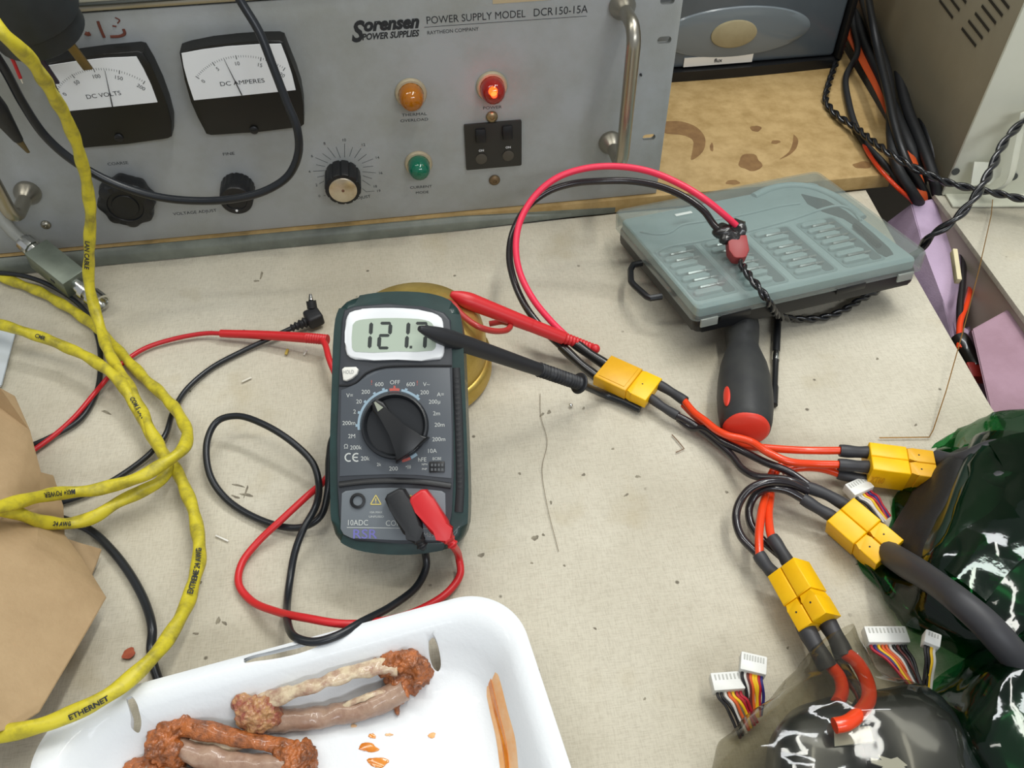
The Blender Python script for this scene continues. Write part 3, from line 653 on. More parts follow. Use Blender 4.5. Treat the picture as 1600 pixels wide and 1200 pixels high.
# rotary switch
kc = dl((616.4, 664.8), .006); kr = abs(dl((616.4 + 52.5, 664.8), .006)[0] - kc[0]); MKn = DF.M @ Matrix.Translation((kc[0], kc[1], 0))
bm = NB(); lathe(bm, [(kr * 1.01, .0028), (kr, .0058), (kr * .97, .0068), (kr * .92, .007), (kr * .87, .0062), (kr * .84, .0040), (0, .0036)], MKn, 72); rk = obj('rotary_knob', bm, mat('knob_black', '#232528', .33), dm)
t0 = Vector((*dl((584, 626), .010), 0)); t1 = Vector((*dl((645, 704), .010), 0)); ax = (t1 - t0).normalized(); 
bm = NB(); Lk = (t1 - t0).length; pts = [(0, .0012), (Lk * .12, .0036), (Lk * .3, .0030), (Lk * .6, .0034), (Lk * .85, .0062), (Lk * .99, .0105), (Lk * 1.0, .0), (Lk * .99, -.0105), (Lk * .85, -.0062), (Lk * .6, -.0034), (Lk * .3, -.0030), (Lk * .12, -.0036), (0, -.0012)]
Mx = DF.M @ Matrix.Translation((t0.x, t0.y, 0)) @ Matrix.Rotation(math.atan2(ax.y, ax.x), 4, 'Z'); prism(bm, pts[::-1], .0037, .0112, Mx, r=.0011, seg=3); obj('knob_grip', bm, M_blackpl, rk)
bm = NB(); prism(bm, [(.0012, .0004), (.006, .0017), (.006, -.0017), (.0012, -.0004)][::-1], .0110, .0116, Mx); obj('pointer_mark', bm, mat('pointer_grey', '#8f9384', .4), rk)
def c4(x, y): return (500 + x / 6.316, 550 + y / 6.316)
def arc_strip(bm, a0, a1, r0, r1, n=14):
    cx, cy = 735, 725; vs = []
    for i in range(n + 1):
        a = R(a0 + (a1 - a0) * i / n)
        vs.append([bm.verts.new(dw(c4(cx + r_ * math.cos(a), cy - r_ * math.sin(a)), .0032)) for r_ in (r0, r1)])
    for p, q in zip(vs, vs[1:]): bm.faces.new((p[0], p[1], q[1], q[0]))
bm = NB(); arc_strip(bm, 187, 101, 342, 366); arc_strip(bm, 79, 46, 342, 366); arc_strip(bm, 308, 297, 342, 372, 4)
for a in (180, 160, 141, 122, 107, 72, 52): arc_strip(bm, a + 2, a - 2, 364, 384, 2)
obj('range_arc', bm, mat('pale_blue_print', '#8fa6b4', .5), p1)
bm = NB(); arc_strip(bm, 98, 82, 342, 368, 5); arc_strip(bm, 91.5, 88.5, 366, 392, 2); arc_strip(bm, 296, 282, 345, 372, 5)
textc(bm, '!', dw(c4(510, 300), .0031), ex_, DN, .0024); textc(bm, '!', dw(c4(960, 305), .0031), ex_, DN, .0024)
obj('red_marks', bm, mat('red_print', '#b3564c', .5), p1)
bm = NB(); DT = lambda s, x, y, h=.0021: textc(bm, s, dw(c4(x, y), .0031), ex_, DN, h)
for s, x, y in (('OFF', 740, 298), ('600', 585, 318), ('600', 895, 318), ('V~', 1050, 318), ('200', 452, 393), ('200', 1032, 398), ('A=', 1188, 418), ('V=', 292, 428), ('20', 385, 488), ('200\u00b5', 1130, 490), ('2', 342, 588), ('2m', 1150, 605), ('200m', 285, 700), ('20m', 1180, 717), ('2M', 313, 830), ('200m', 1172, 860), ('\u03a9', 257, 932), ('200k', 355, 942), ('10A', 1110, 975), ('20k', 447, 1050), ('hFE', 1010, 1060), ('200', 725, 1150)): DT(s, x, y)
DT('2k', 583, 1110, .0016); DT('NPN', 1032, 1108, .0010); DT('PNP', 1032, 1155, .0010); DT('ECBE', 1155, 1052, .0014); DT('\u2022)))', 872, 1130, .0015)
for cx_ in (285, 360): 
    pts = [(cx_ + 36 * math.cos(R(t)), 1040 - 38 * math.sin(R(t))) for t in range(60, 301, 20)]
    P = [dw(c4(*p), .0031) for p in pts]
    for u, v in zip(P, P[1:]): line(bm, u, v, DN, .0007)
line(bm, dw(c4(325, 1040), .0031), dw(c4(372, 1040), .0031), DN, .0006)
obj('range_printing', bm, mat('light_print', '#b9bcb8', .5), p1)
bm = NB(); a = DF.px(*c4(1155, 1135), .003); box(bm, (a.x, a.y, .0034), (.0078, .0055, .0012), DF.M, r=.0003); tb = obj('transistor_socket', bm, M_blackpl, dm)
bm = NB()
for i in range(4):
    for j in range(2): p = DF.px(*c4(1105 + i * 34, 1115 + j * 45), .004); box(bm, (p.x, p.y, .00405), (.0010, .0013, .0002), DF.M)
obj('socket_holes', bm, mat('hole_grey', '#55585a', .6), tb)
def c5(x, y): return (500 + x / 6.667, 730 + y / 6.667)
s0 = dl(c5(392, 350), .004); bm = NB(); rr = .0039; lathe(bm, [(rr, .003), (rr, .0042), (rr * .7, .0044), (rr * .62, .0036), (rr * .6, .0008), (0, .0008)], DF.M @ Matrix.Translation((s0[0], s0[1], 0)), 28); obj('socket', bm, M_blackpl, dm)
bm = NB()
for x, y in ((582, 345), (945, 345)):
    tri = [(x - 55, y + 42), (x + 55, y + 42), (x, y - 55)]; P = [dw(c5(*p), .0034) for p in tri]
    for i in range(3): line(bm, P[i], P[(i + 1) % 3], DN, .0005)
    line(bm, dw(c5(x, y - 20), .0034), dw(c5(x, y + 14), .0034), DN, .0005); line(bm, dw(c5(x, y + 22), .0034), dw(c5(x, y + 30), .0034), DN, .0005)
obj('warning_signs', bm, mat('yellow_print', '#c9b765', .5), p2)
bm = NB()
def st(s, x0, x1, y, h, y1=None, **k): text(bm, s, dw(c5(x0, y), .0033), dw(c5(x1, y1 if y1 else y), .0033), DN, h, **k)
st('10ADC', 292, 500, 605, .0027); st('COM', 685, 850, 610, .0027); st('10A MAX', 520, 650, 480, .0010); st('UNFUSED', 510, 665, 525, .0010)
line(bm, dw(c5(280, 628), .0033), dw(c5(1250, 640), .0033), DN, .0003); st('M830', 1080, 1222, 727, .0022)
obj('socket_printing', bm, MATS['light_print'], p2)
bm = NB(); st('RSR', 345, 597, 742, .0045, bold=.01); st('V\u03a9mA', 1045, 1200, 612, .0027); obj('maker_name', bm, mat('violet_print', '#6a68a8', .5), p2)

# ------------------------------------------------------------------ test leads
def banana(par, q0, q1, m, top):
    A = dw(q0, .0095); B = dw(q1, .0085); Mx = along(A, B, DN); L = (B - A).length
    bm = NB(); prism(bm, [(-.0045, -.0030), (-.0030, -.0052), (.003, -.0055), (.016, -.0050), (L * .8, -.0035), (L, -.0024), (L, .0024), (L * .8, .0035), (.016, .0050), (.003, .0055), (-.0030, .0052), (-.0045, .0030)], -.0062, .0060, Mx, r=.0014, seg=3, vert=True)
    pg = obj('plug', bm, m, par)
    bm = NB(); lathe(bm, [(.0034, 0), (.0034, .004)], DF.M @ Matrix.Translation((*dl(q0, .004), .0008)) @ Matrix.Rotation(0, 4, 'X'), 16); obj('plug_collar', bm, m, pg)
    bm = NB(); tube(bm, resample([Mx @ Vector((L * .72, 0, 0)), Mx @ Vector((L * 1.12, 0, -.0005))], .0004), lambda l, t: .0034 - .0010 * t + .0004 * math.sin(l * 2 * math.pi / .0028), 14); obj('strain_relief', bm, m, pg)
    return Mx @ Vector((L * 1.1, 0, 0))
rl = thing('red_test_lead', 'red test lead plugged into the multimeter, its slim red probe lying left of the meter', 'test lead', (W(450, 900, 0)))
e = banana(rl, (659, 782), (703, 845), M_red, 0)
pts = [e] + wp([(717, 872, 9), (719, 897, 5), (700, 925, 4), (655, 953, 8), (600, 970, 20), (540, 975, 26), (480, 966, 24), (430, 955, 12), (392, 938, 4), (373, 912, 3), (378, 880, 3), (402, 848, 5), (440, 812, 10), (480, 775, 12), (508, 750, 8), (530, 715, 5), (545, 665, 5), (540, 620, 8), (524, 585, 14), (514, 560, 16), (508, 538, 15), (502, 530, 14)])
bm = NB(); tube(bm, smooth(pts, 8), .0020, 12); obj('cable', bm, M_red, rl)
bm = NB(); pp = resample(smooth(wp([(512, 531, 13.5), (480, 528, 12), (410, 523.5, 8), (345, 521, 5.5)]), 6), .0006)
tube(bm, pp, lambda l, t: (.0034 + (.00025 * math.sin(l * 2 * math.pi / .0018) if t < .2 else 0) - .0010 * max(0, t - .25)), 14); obj('probe_handle', bm, M_red, rl)
bm = wire([(347, 521, 5.5), (320, 521, 4), (270, 530, 3), (225, 545, 3), (185, 573, 4), (150, 612, 5), (118, 650, 4.5), (85, 680, 3.5), (40, 712, 3)], 1.55); obj('thin_cable', bm, M_dkred, rl)
bl = thing('black_test_lead', 'black test lead plugged into the multimeter, its thick probe lying across the display', 'test lead', (W(400, 800, 0)))
e = banana(bl, (622, 780), (656, 846), M_blackrub, 0)
pts = [e] + wp([(664, 862, 12), (666, 885, 6), (652, 915, 5), (612, 947, 14), (565, 972, 27), (525, 994, 31), (490, 1003, 31), (462, 996, 29), (450, 975, 20), (449, 940, 5), (454, 900, 3), (461, 862, 8), (474, 827, 14), (493, 792, 16), (498, 756, 12), (489, 724, 14), (458, 692, 18), (412, 663, 20), (370, 650, 18), (340, 658, 15), (324, 688, 12), (327, 739, 7), (351, 777, 4), (393, 806, 3), (447, 824, 4), (478, 822, 6), (501, 806, 9), (512, 770, 12), (514, 716, 10), (522, 680, 8), (560, 640, 8), (640, 625, 9), (730, 655, 3)])
bm = NB(); tube(bm, smooth(pts, 8), .0020, 12); obj('cable', bm, M_wire, bl)
def probe(par, p0, p1, m, rmax, gu, rib=1):
    A, B = p0, p1; pth = resample([A, B], .0005); L = (B - A).length
    def rad(l, t):
        if t < .18: return rmax * (.28 + .72 * math.sin(min(1, t / .18) * math.pi / 2) ** .8)
        if t < .70: return rmax * (1 - .18 * (t - .18) / .52)
        return rmax * (.80 - .05 * (t - .7)) + rib * .0006 * math.sin(l * 2 * math.pi / .0026)
    bm = NB(); tube(bm, pth, rad, 20); h = obj('probe_handle', bm, m, par)
    Mx = along(A, B)
    for t in gu:
        bm = NB(); lathe(bm, [(rmax * .5, -.001), (rmax * 1.28, -.0009), (rmax * 1.38, 0), (rmax * 1.28, .0009), (rmax * .5, .001)], Mx @ Matrix.Translation((L * t, 0, 0)) @ ZX, 28, lambda a, z: 1); obj('finger_guard', bm, m, h)
    return h
A_ = dw((655, 513), .0175); B_ = W(908, 600, .024)
probe(bl, A_, B_, mat('matte_black_probe', '#232427', .48), .0048, (.985,))
bm = NB(); d_ = (B_ - A_).normalized(); tube(bm, smooth([B_ - d_ * .002] + wp([(922, 607, 16), (945, 617, 4), (975, 628, 3), (1000, 640, 3)]), 6), .0022, 12); obj('lead_tail', bm, M_wire, bl)
rp = thing('red_probe', 'thick red test probe resting its tip on the brass pot', 'test probe', W(820, 500, 0))
A_ = W(704, 459, .054); B_ = W(880, 528, .019)
probe(rp, A_, B_, M_red, .0054, (), 0)
bm = NB(); pp = resample([B_ + (A_ - B_).normalized() * .003, W(931, 546, .007)], .0005); tube(bm, pp, lambda l, t: .0038 - .0008 * t + .0003 * math.sin(l * 2 * math.pi / .0024), 14); obj('strain_relief', bm, M_red, rp)
bm = NB(); ball(bm, W(930, 545, .010), .0032, .0032, .0032); obj('end_knob', bm, M_red, rp)
bm = wire([(690, 470, 50), (706, 474, 51), (722, 492, 50), (745, 509, 48), (770, 517, 42), (791, 516, 36), (797, 509, 32), (785, 503, 28), (765, 506, 26)], 1.9); obj('cable', bm, mat('clear_red_lead', '#a93430', .3), rp)
# ------------------------------------------------------------------ foam tray
M_fo = mat('white_foam', '#dcdfe1', .45, bump=.15, bs=400, coat=.15)
# rim corners at rim height
ZR = .027
TL, TR_, BR = W(62, 1130, ZR), W(775, 918, ZR), W(872, 1190, ZR)
# build in a frame: X along the far edge, Y away from the camera
tf = Frame(W(797, 914, ZR) * 1.0, (W(797, 914, ZR) - W(66, 1112, ZR)), (0, 1, 0))
wdt = .217; dep = .222
TM = tf.M @ Matrix.Translation((0, 0, -ZR))
TM = Matrix.Translation((tf.O.x, tf.O.y, .0006)) @ Matrix.Rotation(math.atan2(tf.X.y, tf.X.x), 4, 'Z')
tr = thing('foam_tray', 'white foam takeaway tray holding chewed chicken wing bones, stained with orange sauce', 'tray', M=TM.copy())
def tp(px, py, z): v = TM.inverted() @ W(px, py, z); return (v.x, v.y)
def rr_ring(inset, z, r, wob=0):
    x0, x1, y0, y1 = -wdt + inset, -inset, -dep + inset, -inset; out = []
    for cx, cy, a0 in ((x1 - r, y1 - r, 0), (x0 + r, y1 - r, 90), (x0 + r, y0 + r, 180), (x1 - r, y0 + r, 270)):
        for i in range(17):
            a = R(a0 + 90 * i / 16); out.append(Vector((cx + r * math.cos(a), cy + r * math.sin(a), z)))
        nx_ = {0: ((x0 + r), y1), 90: (x0, y0 + r), 180: (x1 - r, y0), 270: (x1, y1 - r)}[a0]
        p = out[-1].copy()
        for k in range(1, 60): out.append(p.lerp(Vector((*nx_, z)), k / 60))
    return out
rings = [rr_ring(.0035, .0245, .026), rr_ring(.0005, .0262, .027), rr_ring(.0000, .0280, .028), rr_ring(.0025, .0290, .027), rr_ring(.0075, .0285, .025), rr_ring(.0115, .0255, .024), rr_ring(.017, .016, .022), rr_ring(.022, .0065, .020), rr_ring(.026, .0030, .018), rr_ring(.033, .0022, .015), rr_ring(.048, .0022, .012)]
tabx0, _ = tp(385, 1035, .018); tabx1, _ = tp(505, 1010, .018)
def tweak(p, ri):
    return p
bm = NB(); rv = [[bm.verts.new(tweak(p, i)) for p in r_] for i, r_ in enumerate(rings)]
n_ = len(rv[0])
for a, b in zip(rv, rv[1:]):
    for i in range(n_): bm.faces.new((a[i], a[(i + 1) % n_], b[(i + 1) % n_], b[i]))
bm.faces.new(rv[-1])
bm.normal_update()
tray_me = obj('tray_shell', bm, M_fo, tr, world=False, ang=60)
md = tray_me.modifiers.new('s', 'SOLIDIFY'); md.thickness = .0020; md.offset = -1
bpy.context.view_layer.update(); dg = bpy.context.evaluated_depsgraph_get(); nm = bpy.data.meshes.new_from_object(tray_me.evaluated_get(dg)); tray_me.modifiers.clear(); tray_me.data = nm
bm = NB(); bm.from_mesh(nm); bmesh.ops.triangulate(bm, faces=[f for f in bm.faces if len(f.verts) > 4]); bmesh.ops.recalc_face_normals(bm, faces=bm.faces[:]); bm.to_mesh(nm); bm.free()
def wallcut(pts, z):
    bm = NB(); q = [TM @ Vector((*tp(p.x, p.y, z), 0)) for p in smooth([Vector((x, y, 0)) for x, y in pts + pts[:1]], 4)[:-1]]; prism(bm, [(p.x, p.y) for p in q][::-1], -.01, .06); cut(tray_me, bm, 'FAST')

wallcut([(388, 1041), (400, 1036), (430, 1029), (470, 1019), (503, 1012), (505, 1018), (480, 1030), (440, 1040), (405, 1045), (388, 1047)], .0215)
wallcut([(672, 1012), (679, 1008), (685, 1015), (688, 1033), (683, 1040), (675, 1036), (671, 1024)], .0125)
wallcut([(220, 1118), (228, 1115), (235, 1125), (234, 1142), (224, 1154), (217, 1150), (222, 1138)], .010)
for p in tray_me.data.polygons: p.use_smooth = True
tray_me.data.set_sharp_from_angle(angle=R(50))
M_sauce = mat('orange_sauce', '#d8862a', .18, 0, '#c86f18', 120, coat=.6); M_sm = mat('sauce_film', '#e8a768', .4, 0, '#eccaa0', 70, (.35, .7))
PROF = [(-.001, .0262), (.0025, .0290), (.0075, .0285), (.0115, .0255), (.017, .016), (.022, .0065), (.026, .0030), (.033, .0022), (.12, .0022)]
def tray_z(x, y):
    d = min(-x, x + wdt, -y, y + dep)
    for (a, za), (b, zb) in zip(PROF, PROF[1:]):
        if d <= b: return za + (zb - za) * max(0, (d - a) / (b - a))
    return .0022
def on_tray(px, py):
    z = .006
    for _ in range(12): q_ = tp(px, py, z); z = z * .5 + (tray_z(*q_) + .0006) * .5
    return Vector((*tp(px, py, z), z - .0006))
def ribbon(cl, ws, m, name, lift):
    bm = NB(); P = smooth([Vector((x, y, w_)) for (x, y), w_ in zip(cl, ws)], 8); rows = []
    for i, p in enumerate(P):
        row = []
        for k in range(7): 
            q_ = on_tray(p.x + (k / 6 - .5) * p.z, p.y); q_.z += lift * (1 if 0 < k < 6 and 0 < i < len(P) - 1 else .1); row.append(bm.verts.new(q_))
        rows.append(row)
    for a, b in zip(rows, rows[1:]):
        for k in range(6): bm.faces.new((a[k], b[k], b[k + 1], a[k + 1]))
    obj(name, bm, m, tr, world=False)
def puddle(pts, m, name, z=.0022, t=.0004):
    bm = NB(); q = [tp(x, y, z) for x, y in pts]
    ar = sum(q[i][0] * q[(i + 1) % len(q)][1] - q[(i + 1) % len(q)][0] * q[i][1] for i in range(len(q)))
    if ar < 0: q = q[::-1]
    prism(bm, q, z - .0001, z + t, None, r=t * .8, seg=2); obj(name, bm, m, tr, world=False)
ribbon([(763, 1036), (770, 1070), (779, 1110), (790, 1155), (797, 1215)], (20, 26, 28, 30, 28), M_sm, 'sauce_smear', .0007)
ribbon([(761, 1042), (767, 1075), (776, 1115), (787, 1160), (794, 1215)], (5, 9, 10, 10, 8), M_sauce, 'sauce_smear', .0011)
for p_, sd in (((582, 1151, 5, 4), 1), ((576, 1169, 15, 7), 2), ((591, 1192, 14, 9), 3), ((553, 1135, 4, 3), 4), ((675, 1150, 6, 4), 5), ((608, 1149, 6, 2), 7)):
    puddle(blobpoly(*p_, seed=sd, jit=.35), M_sauce if sd < 4 else M_sm, 'sauce_drop')
# ------------------------------------------------------------------ wing bones
M_bone = mat('cooked_bone', '#a98d78', .32, 0, '#8a6a58', 130, (.35, .7), coat=.4, bump=.3, bs=500)
M_bone2 = mat('pale_tendon', '#cdbb9c', .35, 0, '#9c7864', 160, (.42, .66), coat=.3, bump=.3, bs=600)
M_meat = mat('fried_meat', '#b0642f', .4, 0, '#64391f', 150, (.38, .66), coat=.35, bump=.8, bs=800)
M_gris = mat('gristle', '#b58a5c', .38, 0, '#8e4a38', 200, (.42, .62), coat=.35, bump=.8, bs=700)
def lump(parts, par, m, name, seed, amp=.0022):
    bm = NB()
    for (px, py, z, rx_, ry_, rz_) in parts: ball(bm, W(px, py, z / 1000), rx_ / 1000, ry_ / 1000, rz_ / 1000, 3)
    me = bpy.data.meshes.new('l'); bm.to_mesh(me); bm.free(); o_ = bpy.data.objects.new('l', me); C.objects.link(o_)
    md = o_.modifiers.new('r', 'REMESH'); md.mode = 'VOXEL'; md.voxel_size = .0006
    bpy.context.view_layer.update(); nm = bpy.data.meshes.new_from_object(o_.evaluated_get(bpy.context.evaluated_depsgraph_get()))
    bm = NB(); bm.from_mesh(nm); bpy.data.objects.remove(o_); bpy.data.meshes.remove(nm); bpy.data.meshes.remove(me); bm.normal_update()
    nn = [(v, v.normal.copy()) for v in bm.verts]
    for v, n__ in nn:
        q = v.co * 210 + Vector((seed, 0, 0)); d = noise.noise(q) * .6 + noise.noise(q * 2.3) * .4 + noise.noise(q * 5) * .18
        v.co += n__ * d * amp
    return obj(name, bm, m, par, ang=80)
def bonetube(pts, par, m, rf, seed, name='bone', flat=1.0):
    pth = resample(smooth(wp(pts), 8), .0010); bm = NB(); tube(bm, pth, rf, 16, flat=flat)
    for v in bm.verts: v.co += noise.noise_vector(v.co * 130 + Vector((seed, 0, 0))) * .0012 + noise.noise_vector(v.co * 420 + Vector((seed, 0, 0))) * .0004
    return obj(name, bm, m, par, ang=80)
w1 = thing('chicken_wing_bones', 'chewed chicken wing bones near the middle of the foam tray, picked nearly clean', 'bone', W(520, 1100, .004), group='chicken bones in the tray')
bonetube([(395, 1098, 15), (430, 1090, 19), (480, 1075, 23), (540, 1055, 23), (590, 1042, 21), (620, 1042, 18)], w1, M_bone2, lambda l, t: .0030 + .0014 * abs(t - .5) * 2, 3, flat=.7)
bonetube([(405, 1128, 8), (440, 1126, 8), (490, 1122, 7.5), (540, 1114, 7.5), (590, 1098, 9), (630, 1075, 11)], w1, M_bone, lambda l, t: .0046 + .0012 * abs(t - .45) * 2, 9)
bonetube([(535, 1108, 11), (555, 1098, 13), (580, 1085, 14), (605, 1080, 14)], w1, M_bone2, lambda l, t: .0016, 5, 'tendon', .5)
lump([(388, 1112, 17, 6, 7, 7), (402, 1124, 14, 7, 6, 6.5), (412, 1108, 16, 7, 5, 6), (381, 1103, 18, 4.5, 5, 6), (426, 1118, 13, 4, 4, 4.5)], w1, M_gris, 'joint', 3, .0028)
lump([(610, 1040, 18, 7, 5, 6), (632, 1036, 17, 8, 6, 7), (652, 1048, 14, 7, 7, 7), (628, 1060, 12, 8, 6, 6), (642, 1066, 8, 6, 5, 5.5), (622, 1078, 10, 6, 5, 5), (585, 1037, 20, 4, 2, 2.5), (665, 1046, 8, 3, 4, 5)], w1, M_meat, 'meat', 8, .0036)
lump([(620, 1100, 7, 2, 2, 2), (621, 1108, 5, 1.2, 3, 2)], w1, M_meat, 'meat_shred', 2, .001)
w2 = thing('chicken_wing_bones', 'browned chicken wing bones at the bottom edge, beside the left slot of the tray', 'bone', W(340, 1170, .004), group='chicken bones in the tray')
bonetube([(262, 1140, 14), (300, 1138, 16), (350, 1148, 15), (400, 1160, 13), (440, 1166, 12), (470, 1175, 11)], w2, M_meat, lambda l, t: .0044 - .0012 * t, 13, flat=.6)
bonetube([(275, 1165, 10), (320, 1184, 10), (370, 1192, 9), (420, 1196, 9), (460, 1198, 9)], w2, M_bone, lambda l, t: .0050, 19)
bonetube([(300, 1150, 12), (330, 1160, 11), (360, 1164, 10), (385, 1158, 11)], w2, M_bone2, lambda l, t: .0030, 17, 'tendon', .5)
lump([(262, 1150, 12, 8, 8, 8), (280, 1138, 14, 8, 5, 6), (250, 1165, 11, 6, 8, 8), (270, 1175, 10, 8, 7, 7), (300, 1140, 15, 5, 3, 4)], w2, M_meat, 'meat', 21, .0034)
lump([(455, 1180, 10, 7, 6, 6), (475, 1186, 9, 5, 8, 6), (462, 1200, 8, 9, 7, 7), (480, 1205, 8, 5, 7, 6), (440, 1170, 12, 4, 3, 3)], w2, M_meat, 'meat', 31, .0034)
w3 = thing('chicken_wing_bones', 'scrap of wing meat at the bottom edge, left of the browned wing bones', 'bone', W(235, 1205, .004), group='chicken bones in the tray')
lump([(235, 1200, 7, 9, 6, 5), (215, 1206, 6, 7, 6, 4), (260, 1206, 6, 9, 6, 5)], w3, M_meat, 'meat', 41, .003)
bonetube([(230, 1210, 7), (280, 1215, 8), (330, 1222, 8)], w3, M_bone, lambda l, t: .0045, 23)
# ------------------------------------------------------------------ paper bag
M_kraft = mat('kraft_paper', '#ae9470', .75, 0, '#a38966', 30, (.35, .65), bump=.25, bs=350)
def sheet(name, rows, m, par=None, amp=.0016, sub=5, thick=.0005, seed=0, fr=28):
    # rows of (px,py,z_mm) of equal length, resampled to a smooth grid
    G = [smooth(wp(r_), sub) for r_ in rows]; cols = list(zip(*G)); cols = [smooth(c, sub) for c in cols]
    bm = NB(); V = [[bm.verts.new(p + Vector((0, 0, 1)) * amp * noise.noise(p * fr + Vector((seed, 0, 0)))) for p in c] for c in cols]
    for a, b in zip(V, V[1:]):
        for i in range(len(a) - 1): bm.faces.new((a[i], b[i], b[i + 1], a[i + 1]))
    bm.normal_update()
    ex = bmesh.ops.extrude_face_region(bm, geom=bm.faces[:])['geom']
    bmesh.ops.translate(bm, vec=(0, 0, -thick), verts=[v for v in ex if isinstance(v, bmesh.types.BMVert)])
    return obj(name, bm, m, par, ang=35)
bag = thing('paper_bag', 'crumpled brown kraft paper bag at the left, under the yellow cables', 'bag', W(20, 900, 0))
def facet(name, polys, m, par, label=None, thick=.0006, cuts=3, amp=.0010):
    bm = NB(); vd = {}
    for poly in polys:
        vs = []
        for p in poly:
            if p not in vd: vd[p] = bm.verts.new(W(p[0], p[1], p[2] / 1000))
            vs.append(vd[p])
        bm.faces.new(vs)
    bmesh.ops.triangulate(bm, faces=bm.faces[:]); bmesh.ops.subdivide_edges(bm, edges=bm.edges[:], cuts=cuts, use_grid_fill=True)
    for v in bm.verts: v.co += Vector((0, 0, 1)) * (amp * noise.noise(v.co * 35) + amp * .5 * noise.noise(v.co * 90))
    bm.normal_update(); ex = bmesh.ops.extrude_face_region(bm, geom=bm.faces[:])['geom']
    bmesh.ops.translate(bm, vec=(.0002, 0, -thick), verts=[v for v in ex if isinstance(v, bmesh.types.BMVert)])
    return obj(name, bm, m, par, ang=25, label=label)
a = (-60, 590, 62); b = (0, 606, 58); c = (22, 618, 50); d = (46, 672, 34); e_ = (63, 738, 26); f_ = (20, 770, 40); g_ = (-80, 760, 60)
h_ = (60, 792, 22); i_ = (0, 812, 42); j_ = (100, 835, 12); k_ = (125, 868, 14); l_ = (165, 933, 16); m_ = (60, 1112, 34); n2 = (25, 1135, 40); o_2 = (-80, 1160, 60); p_ = (-90, 900, 60); q_ = (60, 835, 30); r2 = (58, 860, 34); s_ = (82, 742, 14); t_ = (98, 790, 8)
facet('front_panel', [(a, b, c, d, f_, g_), (d, e_, f_), (g_, f_, i_, p_), (f_, e_, h_, i_), (i_, h_, q_, r2, p_), (p_, r2, k_, l_, m_, n2, o_2)], M_kraft, bag)
facet('gusset', [(e_, s_, t_, h_), (h_, t_, j_, q_), (q_, j_, k_, r2)], M_kraft, bag)
facet('torn_flap', [((104, 842, 11), (128, 850, 9), (158, 858, 10), (150, 880, 5), (140, 902, 4), (122, 885, 4), (108, 862, 6))], M_kraft, bag)
def Q(x, y, z): return (x, y, z)
facet('side_panel', [(b, (-30, 650, 2), (20, 700, 2), d, c), (d, (20, 700, 2), (50, 760, 2), e_), (l_, m_, (40, 1110, 3), (95, 1000, 3)), (m_, n2, (0, 1150, 3), (40, 1110, 3)), (n2, o_2, (-80, 1190, 2), (0, 1150, 3))], M_kraft, bag, amp=.0004)
# white sheet under the yellow cable
bm = NB(); hexa(bm, wm((-80, 515, .3), (24, 517, .3), (2, 606, .3), (-80, 640, .3)) + wm((-80, 512, 3), (26, 514, 3), (3, 602, 3), (-80, 640, 3)))
bmesh.ops.bevel(bm, geom=bm.edges[:], offset=.0006, segments=2, affect='EDGES')
o = obj('notepad', bm, mat('cool_white_paper', '#c9d0d4', .5)); tag(o, 'white pad edge poking in at the left, under the yellow cable', 'notepad')

# ------------------------------------------------------------------ yellow cables
def ycable(pts, label, txts, seed):
    path = resample(smooth(wp(pts), 10), .0015)
    t = thing('yellow_cable', label, 'cable', path[len(path) // 2], group='yellow network cables')
    fr = frames(path); bm = NB(); rings = []; L = 0; seg_ = 16; rad = []
    for i, p in enumerate(path):
        if i: L += (p - path[i - 1]).length
        tw = L * 2 * math.pi / .052 + seed; ring = []
        for k in range(seg_):
            a = 2 * math.pi * k / seg_; r_ = .0034 * (1 + .10 * math.cos(2 * (a - tw)) + .05 * math.cos(3 * (a + tw * .6)) + .06 * noise.noise(Vector((L * 60, seed, 0))))
            ring.append(bm.verts.new(p + fr[i][1] * r_ * math.cos(a) + fr[i][2] * r_ * math.sin(a)))
        rings.append(ring)
    for a, b in zip(rings, rings[1:]):
        for i in range(seg_): bm.faces.new((a[i], a[(i + 1) % seg_], b[(i + 1) % seg_], b[i]))
    bm.faces.new(rings[0][::-1]); bm.faces.new(rings[-1]); obj('jacket', bm, M_ycab, t, ang=80)
    # printed text bent round the jacket
    for s_, px, py, h, rev, sh in txts:
        bm = NB()
        i0 = min(range(len(path)), key=lambda i: (proj(path[i]) - Vector((px, py))).length)
        vs, fs, wd = textmesh(s_, .03); h *= 1.25; tot = wd * h; nv = []
        for x, y in vs:
            sL = x * tot / .0015; ii = i0 + (-sL if rev else sL); ii = max(0, min(len(path) - 1.001, ii)); j = int(ii); fk = ii - j
            P = path[j].lerp(path[j + 1], fk); tt, uu, vv = fr[j]
            c_ = (CAM - P); c_ = (c_ - c_.dot(tt) * tt).normalized(); s2 = tt.cross(c_) * (1 if rev else -1)
            a = ((y - .5) * h + sh) / .0040; nv.append(bm.verts.new(P + (c_ * math.cos(a) + s2 * math.sin(a)) * .0042))
        for f in fs:
            try: bm.faces.new([nv[i] for i in f])
            except ValueError: pass
        obj('jacket_print', bm, M_print, t)
    return t
MWI = MW.inverted()
def proj(P): c = MWI @ (P - CAM); return Vector((800 + FPX * c.x / -c.z, 600 - FPX * c.y / -c.z))
ycable([(-60, 400, 2), (0, 432, 4), (60, 455, 4), (110, 483, 4), (150, 512, 4), (185, 548, 4), (225, 590, 6), (262, 625, 10), (284, 655, 16), (293, 680, 20), (284, 703, 23), (255, 725, 25), (225, 742, 25), (190, 755, 24), (150, 765, 24), (110, 769, 26), (60, 776, 40), (20, 787, 52), (-60, 805, 66)],
       'yellow network cable curling round at the right end of the tangle, topmost over the bag', [('MAX+ POWER', 118, 769, .0020, False, 0)], 1)
